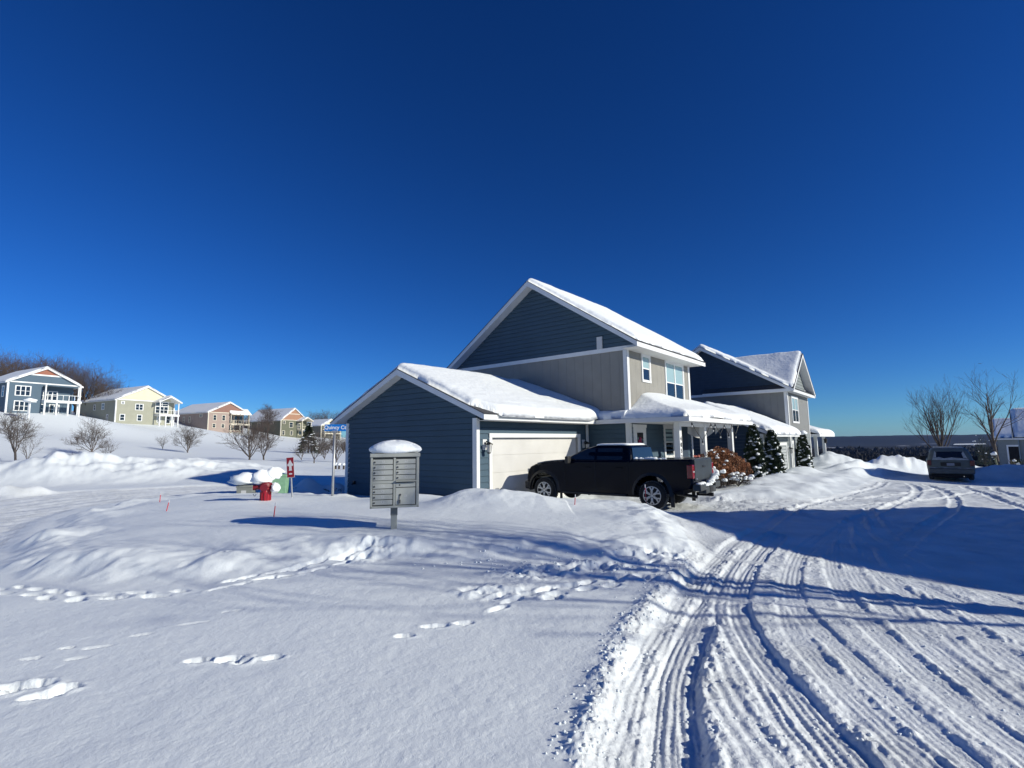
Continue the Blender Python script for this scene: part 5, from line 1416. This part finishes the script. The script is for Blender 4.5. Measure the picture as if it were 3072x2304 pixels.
def bare_tree_mesh(seed, H, spread=.9, forks=6, fork_h=.12, levels=4, r0=None, droop=0.0, density=1.0, upward=.55, thin=1.0, wander=.16, ang=1.0, limb=.62):
    rr = random.Random(seed); r0 = r0 or H * .016
    T = []   # trunk + main limbs
    Bn = []  # fine branches
    def grow(p, d, L, r, lev):
        n = 4 if lev < 2 else 3
        path = [p.copy()]; rd = [r]
        dd = d.copy()
        for i in range(n):
            dd = (dd + Vector((rr.uniform(-1, 1), rr.uniform(-1, 1), rr.uniform(-.5, .7))) * wander + Vector((0, 0, (upward - droop) * .10))).normalized()
            path.append(path[-1] + dd * L / n); rd.append(r * (1 - .62 * (i + 1) / n))
        (T if lev <= 1 else Bn).append((path, rd, 6 if lev == 0 else (4 if lev < 2 else 3)))
        if lev >= levels: return
        kids = int((6.5, 6.0, 5.0, 4.0, 3)[min(lev, 4)] * density + rr.random())
        for k in range(kids):
            t = rr.uniform(.22, 1.0) if lev else rr.uniform(.3, 1.0)
            i = min(int(t * n), n - 1); q = path[i].lerp(path[i + 1], t * n - i)
            ax = (path[i + 1] - path[i]).normalized()
            side = ax.cross(Vector((rr.uniform(-1, 1), rr.uniform(-1, 1), rr.uniform(-1, 1)))).normalized()
            nd = (ax * rr.uniform(.6, 1.0) + side * rr.uniform(.45, .85) * ang).normalized()
            if nd.z < -.1: nd.z *= .3
            grow(q, nd.normalized(), L * rr.uniform(.42, .66), r * (1 - .6 * t) * .55, lev + 1)
    base = Vector((0, 0, -.3)); fk = Vector((rr.uniform(-.02, .02) * H, rr.uniform(-.02, .02) * H, H * fork_h))
    T.append(([base, base.lerp(fk, .5), fk], [r0 * 1.25, r0 * 1.05, r0], 7))
    for k in range(forks):
        a = 2 * PI * k / forks + rr.uniform(-.4, .4); tl = rr.uniform(.15, 1.0) * spread
        if k == 0: tl *= .25
        d = Vector((math.cos(a) * tl, math.sin(a) * tl, 1.0)).normalized()
        grow(fk - Vector((0, 0, rr.uniform(0, .5) * H * fork_h)), d, (H * (1 - fork_h)) * rr.uniform(.50, .68) * (1.0 if d.z > .8 else .85), r0 * limb * rr.uniform(.8, 1.2), 1)
    def tomesh(lst, name, m_, mn):
        V = []; F = []
        for path, rd, n in lst:
            o = len(V)
            for i, p in enumerate(path):
                d = (path[min(i + 1, len(path) - 1)] - path[max(i - 1, 0)]).normalized()
                s = d.cross(Vector((.3, .9, .2))).normalized(); t = s.cross(d); q = max(rd[i], mn)
                for k in range(n):
                    a = 2 * PI * k / n; V.append(p + (s * math.cos(a) + t * math.sin(a)) * q)
            for i in range(len(path) - 1):
                for k in range(n):
                    F.append((o + i * n + k, o + i * n + (k + 1) % n, o + (i + 1) * n + (k + 1) % n, o + (i + 1) * n + k))
        return V, F
    return tomesh(T, 't', None, .004 * thin), tomesh(Bn, 'b', None, .0038 * H / 5 * thin)

def tree_proto(name, label, cat, seed, group=None, m1=None, m2=None, **kw):
    (V1, F1), (V2, F2) = bare_tree_mesh(seed, **kw)
    r = thing(name, label, cat, (0, 0, 0), 0, group)
    fast_mesh('trunk', [tuple(v) for v in V1], F1, m1 or M_BARK, r, smooth=True)
    fast_mesh('branches', [tuple(v) for v in V2], F2, m2 or M_TWIG, r)
    return r

def place(r, px, py, d, sc=1.0, rz=0, label=None, z=None):
    b = atd(px, py, d); g = gz(b[0], b[1]) if z is None else z
    r.location = (b[0], b[1], g); r.scale = (sc, sc, sc); r.rotation_euler = (0, 0, rz)
    if label: r['label'] = label
    return r

# trees and shrubs standing in the field at the left
F = [
    ('round bare tree at the left edge below the slate blue house', 48, 1384, 48, 31, dict(H=4.4, spread=1.0, forks=6, fork_h=.2, levels=4, thin=1.5)),
    ('small bare sapling beside the tree at the left edge', 84, 1386, 47, 32, dict(H=2.4, spread=.9, forks=5, fork_h=.05, levels=3, thin=1.4)),
    ('spreading round bare tree in the field below the sage house', 273, 1370, 60, 33, dict(H=4.0, spread=1.25, forks=7, fork_h=.14, levels=4, thin=1.5)),
    ('slender bare shrub just right of the spreading round tree', 318, 1388, 52, 34, dict(H=2.3, spread=.8, forks=5, fork_h=.04, levels=3, thin=1.4)),
    ('low twiggy bush half buried at the top of the left snow bank', 222, 1392, 46, 35, dict(H=1.0, spread=1.3, forks=6, fork_h=.04, levels=3, thin=1.4)),
    ('little leafless bush alone on the open snow slope', 487, 1359, 76, 36, dict(H=2.1, spread=.7, forks=6, fork_h=.04, levels=3, thin=1.4)),
    ('bare fan shaped tree below the pink house', 563, 1356, 74, 37, dict(H=3.9, spread=.95, forks=7, fork_h=.06, levels=4, thin=1.5)),
    ('tall dark dense bare tree in front of the olive house', 748, 1383, 55, 38, dict(H=4.6, spread=1.35, forks=8, fork_h=.07, levels=4, density=.92, thin=1.2)),
    ('tall bare tree just behind and right of the dense dark one', 792, 1376, 61, 39, dict(H=4.4, spread=1.0, forks=7, fork_h=.08, levels=4, density=.88, thin=1.2)),
    ('snow dusted bare tree above the hydrant sign', 942, 1390, 58, 40, dict(H=3.1, spread=1.1, forks=7, fork_h=.12, levels=4, thin=1.5)),
    ('tangled bare shrub between the olive house and the hydrant sign', 905, 1376, 66, 41, dict(H=2.6, spread=1.4, forks=7, fork_h=.03, levels=3, thin=1.4)),
    ('bare shrub seen behind the street sign post', 1010, 1385, 62, 42, dict(H=3.6, spread=1.2, forks=8, fork_h=.05, levels=4, density=.9)),
    ('bare twiggy bush between the hydrant sign and the street sign', 975, 1380, 70, 43, dict(H=2.4, spread=1.4, forks=7, fork_h=.03, levels=3, thin=1.4)),
    ('two thin dry stems poking from the left snow bank', 433, 1385, 44, 44, dict(H=.9, spread=.8, forks=2, fork_h=.04, levels=2)),
    ('dark bare tree rising over the snowy roof of the olive house', 803, 1318, 150, 45, dict(H=8.8, spread=.8, forks=6, fork_h=.3, levels=4, thin=1.5)),
    ('bushy bare tree beside the dark wall of the olive house', 770, 1320, 140, 46, dict(H=4.2, spread=1.2, forks=7, fork_h=.1, levels=4, thin=1.0)),
]
for lb, px, py, d, sd, kw in F:
    big = kw['H'] > 2.7; kw['density'] = kw.get('density', 1.0) * 1.22; kw['thin'] = kw.get('thin', 1.0) * 1.15
    t = tree_proto('bare_tree' if big else 'bare_shrub', lb, 'tree' if big else 'shrub', sd, m1=M_BARK if sd in (38, 39, 45, 46) else M_BARKL, m2=M_TWIG if sd in (38, 39, 45, 46) else M_BARKL, **kw)
    place(t, px, py, d, 1.22, 0)
# right side trees
t = tree_proto('bare_tree', 'vase shaped bare tree standing behind the minivan', 'tree', 51, H=10.6, spread=.95, forks=13, fork_h=.25, limb=.36, levels=4, r0=.20, upward=1.3, thin=.75, density=.80, wander=.07, ang=.62)
place(t, 2828, 1372, 60)
t = tree_proto('bare_tree', 'open crooked bare tree in front of the shaded house near the right edge', 'tree', 57, H=9.4, spread=.62, forks=7, fork_h=.22, levels=4, r0=.13, upward=.8, thin=.8, density=.75, wander=.15, ang=.8)
place(t, 2988, 1350, 52, z=-.6)
# tree beyond the right edge, its shadow lies across the foreground
t = tree_proto('bare_tree', 'big bare tree beyond the right edge of the photo', 'tree', 61, H=9.8, spread=.60, forks=8, fork_h=.36, levels=4, r0=.10, upward=.9, thin=.95, density=.78, wander=.12, ang=.8)
t.location = (12.6, 2.5, -.2)

# wood on the hill behind the far houses
protos = [tree_proto('woodland_tree', 'bare tree of the wood on the hill behind the distant houses', 'tree', 70 + k, 'bare trees of the hillside wood', H=15, spread=.55 + .12 * k, forks=6, fork_h=.22, levels=4, r0=.20, upward=.8, thin=.75, density=.72 + .06 * k) for k in range(4)]
rr = random.Random(12); first = [True] * 4; n = 0
SP = []
for i in range(44):
    px = -30 + 390 * (i / 43) + rr.uniform(-8, 8); d = rr.uniform(118, 150)
    top = np.interp(px, [-30, 0, 60, 150, 250, 300, 350, 400], [1040, 1050, 1072, 1062, 1088, 1120, 1140, 1185]) + rr.uniform(-6, 16)
    SP.append((px, top, d))
for i in range(26):
    px = rr.uniform(535, 690); d = rr.uniform(215, 240); SP.append((px, np.interp(px, [535, 600, 690], [1208, 1232, 1215]) + rr.uniform(-3, 8), d))
for i in range(34):
    px = rr.uniform(735, 1060); d = rr.uniform(262, 300); SP.append((px, np.interp(px, [735, 800, 900, 950, 1000, 1060], [1240, 1250, 1240, 1228, 1226, 1235]) + rr.uniform(-3, 8), d))
for i in range(16):
    px = rr.uniform(935, 1040); d = rr.uniform(90, 120); SP.append((px, 1300 + rr.uniform(0, 30), d))
for px, top, d in SP:
    b = atd(px, 1300, d); g = gz(b[0], b[1]) - .3; tz = atd(px, top, d)[2]; h = max(2.0, tz - g)
    k = rr.randrange(4)
    if first[k]: o = protos[k]; first[k] = False
    else: o = copy_tree(protos[k])
    o.location = (b[0], b[1], g); s = h / 14.0; w = s * rr.uniform(.9, 1.3)
    if h < 7: w = s * 1.3
    o.scale = (w, w, s); o.rotation_euler = (0, 0, rr.uniform(0, 6.28))
    if d < 125 and px > 930: o['label'] = 'bare tree in the thicket beside the farthest house'; o['group'] = 'bare trees of the thicket by the farthest house'
for k in range(4):
    if first[k]: bpy.data.objects.remove(protos[k])

# ---------------------------------------------------------------- evergreens and the brown bush
def leaves(name, pts, dirs, size, material, parent, seed=1, aspect=.45):
    r_ = np.random.default_rng(seed); n = len(pts); P = np.array(pts); D = np.array(dirs, float)
    D /= np.linalg.norm(D, axis=1)[:, None]
    A = np.cross(D, r_.normal(size=(n, 3))); A /= np.linalg.norm(A, axis=1)[:, None]
    s = size * r_.uniform(.6, 1.4, n)[:, None]
    V = np.stack([P - A * s * aspect, P + D * s, P + A * s * aspect], 1).reshape(-1, 3)
    return fast_mesh(name, V, np.arange(3 * n).reshape(-1, 3), material, parent)

M_THUJA = mat('evergreen_leaf', (.022, .040, .018), .8, noise=.5, nscale=3)
def arborvitae(label, px, base, d, H, R, seed, lumps, z=None, top=None):
    b = atd(px, base, d); g = b[2]
    r = thing('evergreen_shrub', label, 'evergreen', (b[0], b[1], g), 0, None)
    rn = np.random.default_rng(seed)
    n = 9000; t = rn.uniform(0, 1, n) ** .8; a = rn.uniform(0, 2 * PI, n)
    prof = np.interp(t, [0, .06, .25, .6, .85, 1], [.70, .95, 1.0, .72, .38, .05]) * R
    q = rn.uniform(.35, 1.0, n) ** .5 * (1 + .20 * np.sin(a * 5 + t * 22 + seed) + .10 * np.sin(a * 3 - t * 47))
    P = np.stack([np.cos(a) * prof * q, np.sin(a) * prof * q, t * H], 1)
    D = np.stack([np.cos(a), np.sin(a), rn.uniform(.4, 1.6, n)], 1)
    leaves('foliage', P, D, .13, M_THUJA, r, seed, .32)
    mb = MB(); mb.tube([(0, 0, -.3), (0, 0, H * .9)], [.06, .015], 6); mb.build('trunk', M_BARK, r)
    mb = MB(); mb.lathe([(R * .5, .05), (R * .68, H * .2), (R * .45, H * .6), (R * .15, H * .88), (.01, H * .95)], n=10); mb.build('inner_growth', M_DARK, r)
    rr = random.Random(seed); pts = []
    for k in range(lumps):
        t_ = rr.uniform(.02, .97); a_ = rr.uniform(0, 2 * PI); p = np.interp(t_, [0, .06, .25, .6, .85, 1], [.70, .95, 1.0, .72, .38, .05]) * R * rr.uniform(.88, 1.08)
        pts.append((math.cos(a_) * p, math.sin(a_) * p, t_ * H, rr.uniform(.035, .105) * (1.25 if t_ < .5 else .9)))
    pts.append((0, 0, H, .10 if not top else top))
    snow_lumps('snow_clumps', r, pts, seed=seed, flat=.65)
    return r
arborvitae('conical evergreen flecked with snow right after the blue porch, the tallest of three', 2268, 1445, 24.6, 2.62, .41, 1, 190)
arborvitae('second conical evergreen flecked with snow, partly behind the tallest one', 2322, 1432, 26.8, 2.35, .44, 2, 180)
arborvitae('narrow evergreen wearing a big white snow cap by the second house porch', 2414, 1412, 33, 2.35, .39, 3, 160, top=.30)

def brown_bush():
    b = atd(2165, 1432, 21.3); g = -.38
    r = thing('hydrangea_bush', 'wide rust brown dried hydrangea bush with snow balls on top, beside the pickup tailgate', 'bush', (b[0], b[1], g), YAW)
    rr = random.Random(5); rn = np.random.default_rng(5)
    P = []; D = []; caps = []; st = MB()
    for k in range(330):
        t = rr.uniform(-1, 1); x = t * 2.1 + .35; y = rr.uniform(-.6, .6)
        hmax = 1.62 * (1 - .18 * t) * math.sqrt(max(.05, 1 - .55 * t * t)) * (1 - .25 * (y / .6) ** 2)
        h = hmax * rr.uniform(.25, 1.0) ** .6
        if k % 2 == 0: st.tube([(x * .45, y * .4, 0), (x * .8, y * .8, h * .5), (x, y, h)], .008, 3)
        m = 55; q = rn.normal(size=(m, 3)); q /= np.linalg.norm(q, axis=1)[:, None]
        c = np.array([x, y, h]); rad_ = rr.uniform(.07, .12)
        P.append(c + q * rad_ * np.array([1, 1, .8]) * rn.uniform(.5, 1, m)[:, None]); D.append(q + rn.normal(size=(m, 3)) * .5)
        if h > hmax * .86 and t < -.2 and rr.random() < .5: caps.append((x, y, h + .08, rr.uniform(.045, .08)))
        elif rr.random() < .05: caps.append((x, y, h + .06, rr.uniform(.03, .06)))
    leaves('flower_heads', np.concatenate(P), np.concatenate(D), .050, mat('dried_petals', (.26, .115, .055), .85, noise=.5, nscale=5), r, 9, .5)
    st.build('stems', M_BARK, r)
    snow_lumps('snow_caps', r, caps, seed=9, flat=.7)
brown_bush()

def small_shrub(label, px, base, d, W, H, seed, m_=None, caps=18, n=900, name='shrub', dark=.5):
    b = atd(px, base, d)
    r = thing(name, label, 'shrub', tuple(b), YAW)
    rr = random.Random(seed); rn = np.random.default_rng(seed)
    q = rn.normal(size=(n, 3)); q /= np.linalg.norm(q, axis=1)[:, None]; q[:, 2] = abs(q[:, 2])
    P = q * np.array([W / 2, W / 3, H]) * rn.uniform(.4, 1, n)[:, None]
    leaves('foliage', P, q + rn.normal(size=(n, 3)) * .4, .05, m_ or mat('dark_stems', (.05, .04, .035), .9), r, seed, .3)
    mb = MB()
    for k in range(26):
        a = rr.uniform(0, 2 * PI); mb.tube([(0, 0, -.1), (W * .25 * math.cos(a), W * .2 * math.sin(a), H * .5), (W * .45 * math.cos(a), W * .3 * math.sin(a), H * rr.uniform(.6, 1))], .008, 3)
    mb.build('stems', M_BARK, r)
    snow_lumps('snow_clumps', r, [(rr.uniform(-.5, .5) * W, rr.uniform(-.35, .35) * W, rr.uniform(.15, 1.0) * H, rr.uniform(.05, .12)) for k in range(caps)], seed=seed, flat=.8)
small_shrub('low snow clotted shrub at the foot of the brown bush', 2135, 1454, 19.3, 1.3, .62, 21, caps=30)
small_shrub('little snowy shrub right of the clotted one, in front of the evergreens', 2215, 1452, 20.5, 1.2, .40, 22, caps=26)
small_shrub('snow domed shrub in the house shadow right of the hydrant sign', 920, 1480, 20.6, 1.4, .30, 23, caps=4, n=500)
small_shrub('snow covered shrub beside the street sign post in the shade', 1010, 1482, 20.6, 1.2, .25, 24, caps=5, n=400)
small_shrub('dark shrub at the right edge below the corner house', 3060, 1420, 33, 2.0, .9, 25, m_=M_THUJA, caps=8, n=2500)
small_shrub('dark evergreen bush at the corner of the shaded house', 2955, 1395, 56, 2.4, 3.2, 26, m_=M_THUJA, caps=10, n=4000)

# small spruce in the field
def spruce():
    b = atd(925, 1335, 95)
    r = thing('spruce_tree', 'small dark spruce laden with snow below the olive house', 'tree', (b[0], b[1], gz(b[0], b[1])), 0)
    rn = np.random.default_rng(4); n = 9000; H = 5.2; t = rn.uniform(0, 1, n) ** .7; a = rn.uniform(0, 2 * PI, n)
    tier = (t * 9) % 1; rad_ = (1 - t) * 2.3 * (1.05 - .45 * tier) * rn.uniform(.3, 1, n) ** .5
    P = np.stack([np.cos(a) * rad_, np.sin(a) * rad_, t * H + .3 - .2 * rad_], 1); D = np.stack([np.cos(a), np.sin(a), rn.uniform(-.4, .2, n)], 1)
    leaves('foliage', P, D, .28, M_THUJA, r, 3, .25)
    mb = MB(); mb.tube([(0, 0, -.5), (0, 0, H)], [.15, .02], 6); mb.build('trunk', M_BARK, r)
    rr = random.Random(8)
    snow_lumps('snow_clumps', r, [(math.cos(q) * (1 - u) * 1.9, math.sin(q) * (1 - u) * 1.9, u * H + .4, rr.uniform(.15, .32)) for q, u in [(rr.uniform(0, 6.28), rr.uniform(.05, .95)) for k in range(55)]], seed=5, flat=.45)
spruce()

# three small snow topped bollards in the field behind the street sign
for k, px in enumerate((1007, 1017, 1031)):
    b = atd(px, 1405, 48)
    r = thing('garden_post', 'short dark post with a white snow cap behind the street sign', 'post', tuple(b), 0, 'short snow capped posts behind the street sign')
    mb = MB(); mb.box(-.07, .07, -.07, .07, -.4, .25); mb.build('post', M_BARK, r); snow_lumps('snow_cap', r, [(0, 0, .32, .17)], seed=k, flat=.9)

# far wood in the valley: one mass
def far_wood():
    rn = np.random.default_rng(11); n = 12000
    az = np.radians(rn.uniform(2, 60, n)); r_ = 330 * (2400 / 330) ** (rn.uniform(0, 1, n) ** .8)
    keep = fbm(az * 14, np.log(r_) * 5, 3, 5) > -.28
    az, r_ = az[keep], r_[keep]; n = len(az)
    x, y = r_ * np.sin(az), r_ * np.cos(az); z = ground_z(x, y, False)
    h = rn.uniform(5, 12, n) * (1 + r_ / 5000); w = h * rn.uniform(.22, .42, n) * (1 + r_ / 2500)
    m = 16; q = rn.normal(size=(n, m, 3)); q /= np.linalg.norm(q, axis=2)[:, :, None]; q *= rn.uniform(.2, 1, (n, m, 1)) ** .5
    C = np.stack([x[:, None] + q[..., 0] * w[:, None], y[:, None] + q[..., 1] * w[:, None], z[:, None] + h[:, None] * (.5 + .5 * q[..., 2])], 2)
    a_ = rn.uniform(0, 2 * PI, (n, m)); s_ = w[:, None] * rn.uniform(.2, .5, (n, m))
    dx = np.stack([np.cos(a_) * s_, np.sin(a_) * s_, rn.uniform(-.3, .3, (n, m)) * s_], 2)
    up = np.stack([rn.uniform(-.3, .3, (n, m)) * s_, rn.uniform(-.3, .3, (n, m)) * s_, s_ * rn.uniform(1.2, 2.6, (n, m))], 2)
    V = np.stack([C - dx, C + dx, C + up], 2).reshape(-1, 3); F = np.arange(len(V)).reshape(-1, 3)
    o = fast_mesh('far_wood', V, F, mat('far_wood_tone', (.011, .0105, .010), .95, noise=.75, nscale=.03))
    tag(o, 'dark leafless wood filling the valley below the far hills', 'wood', kind='stuff')
far_wood()

# ================================================================= HAZE
def haze():
    mb = MB(); mb.box(-600, 9800, -600, 9800, -70, 95); 
    mt = bpy.data.materials.new('haze_air'); mt.use_nodes = True; nt = mt.node_tree; nt.nodes.remove(nt.nodes['Principled BSDF'])
    v = nt.nodes.new('ShaderNodeVolumePrincipled'); v.inputs['Color'].default_value = (.30, .50, 1.0, 1); v.inputs['Density'].default_value = 2.4e-5; v.inputs['Anisotropy'].default_value = .2
    nt.links.new(v.outputs[0], nt.nodes['Material Output'].inputs['Volume'])
    o = mb.build('haze', mt); tag(o, 'thin cold blue haze over the valley', 'haze', kind='stuff')
haze()

def snow_chunks():
    rr = random.Random(77); pts = []
    P = smooth_path(W2([(1745, 2300), (1795, 2120), (1870, 1930), (1960, 1815), (2060, 1690)], -.06), 8)
    for k in range(230):
        a, b = random.Random(k).choice(list(zip(P[:-1], P[1:]))); t = rr.random()
        x = a[0] + (b[0] - a[0]) * t + rr.gauss(-.03, .09); y = a[1] + (b[1] - a[1]) * t + rr.gauss(0, .06)
        pts.append((x, y, rr.uniform(.004, .014)))
    for k in range(220):
        p = onz(rr.uniform(1800, 3060), rr.uniform(1690, 2290), -.1); pts.append((p[0], p[1], rr.uniform(.004, .012)))
    for k in range(120):
        p = onz(rr.gauss(1750, 230), rr.gauss(1690, 14), .03); pts.append((p[0], p[1], rr.uniform(.008, .020)))
    X = np.array([q[0] for q in pts]); Y = np.array([q[1] for q in pts]); Z = ground_z(X, Y)
    o = snow_lumps('snow_chunks', None, [(X[i], Y[i], Z[i] + pts[i][2] * .2, pts[i][2]) for i in range(len(pts))], material=M_GROUND, seed=3, flat=.9)
    tag(o, 'loose crumbs of snow scattered along the wheel tracks and banks', 'snow', kind='stuff')
snow_chunks()

def lake():
    V = [tuple(atd(px, py, d)) for px, py, d in ((2860, 1333.4, 3200), (2958, 1332.2, 3200), (2958, 1329.6, 3400), (2865, 1331.4, 3400))]
    mb = MB(); mb.prism(V, (0, 0, -2)); tag(mb.build('frozen_lake', M_SNOW), kind='structure')
lake()
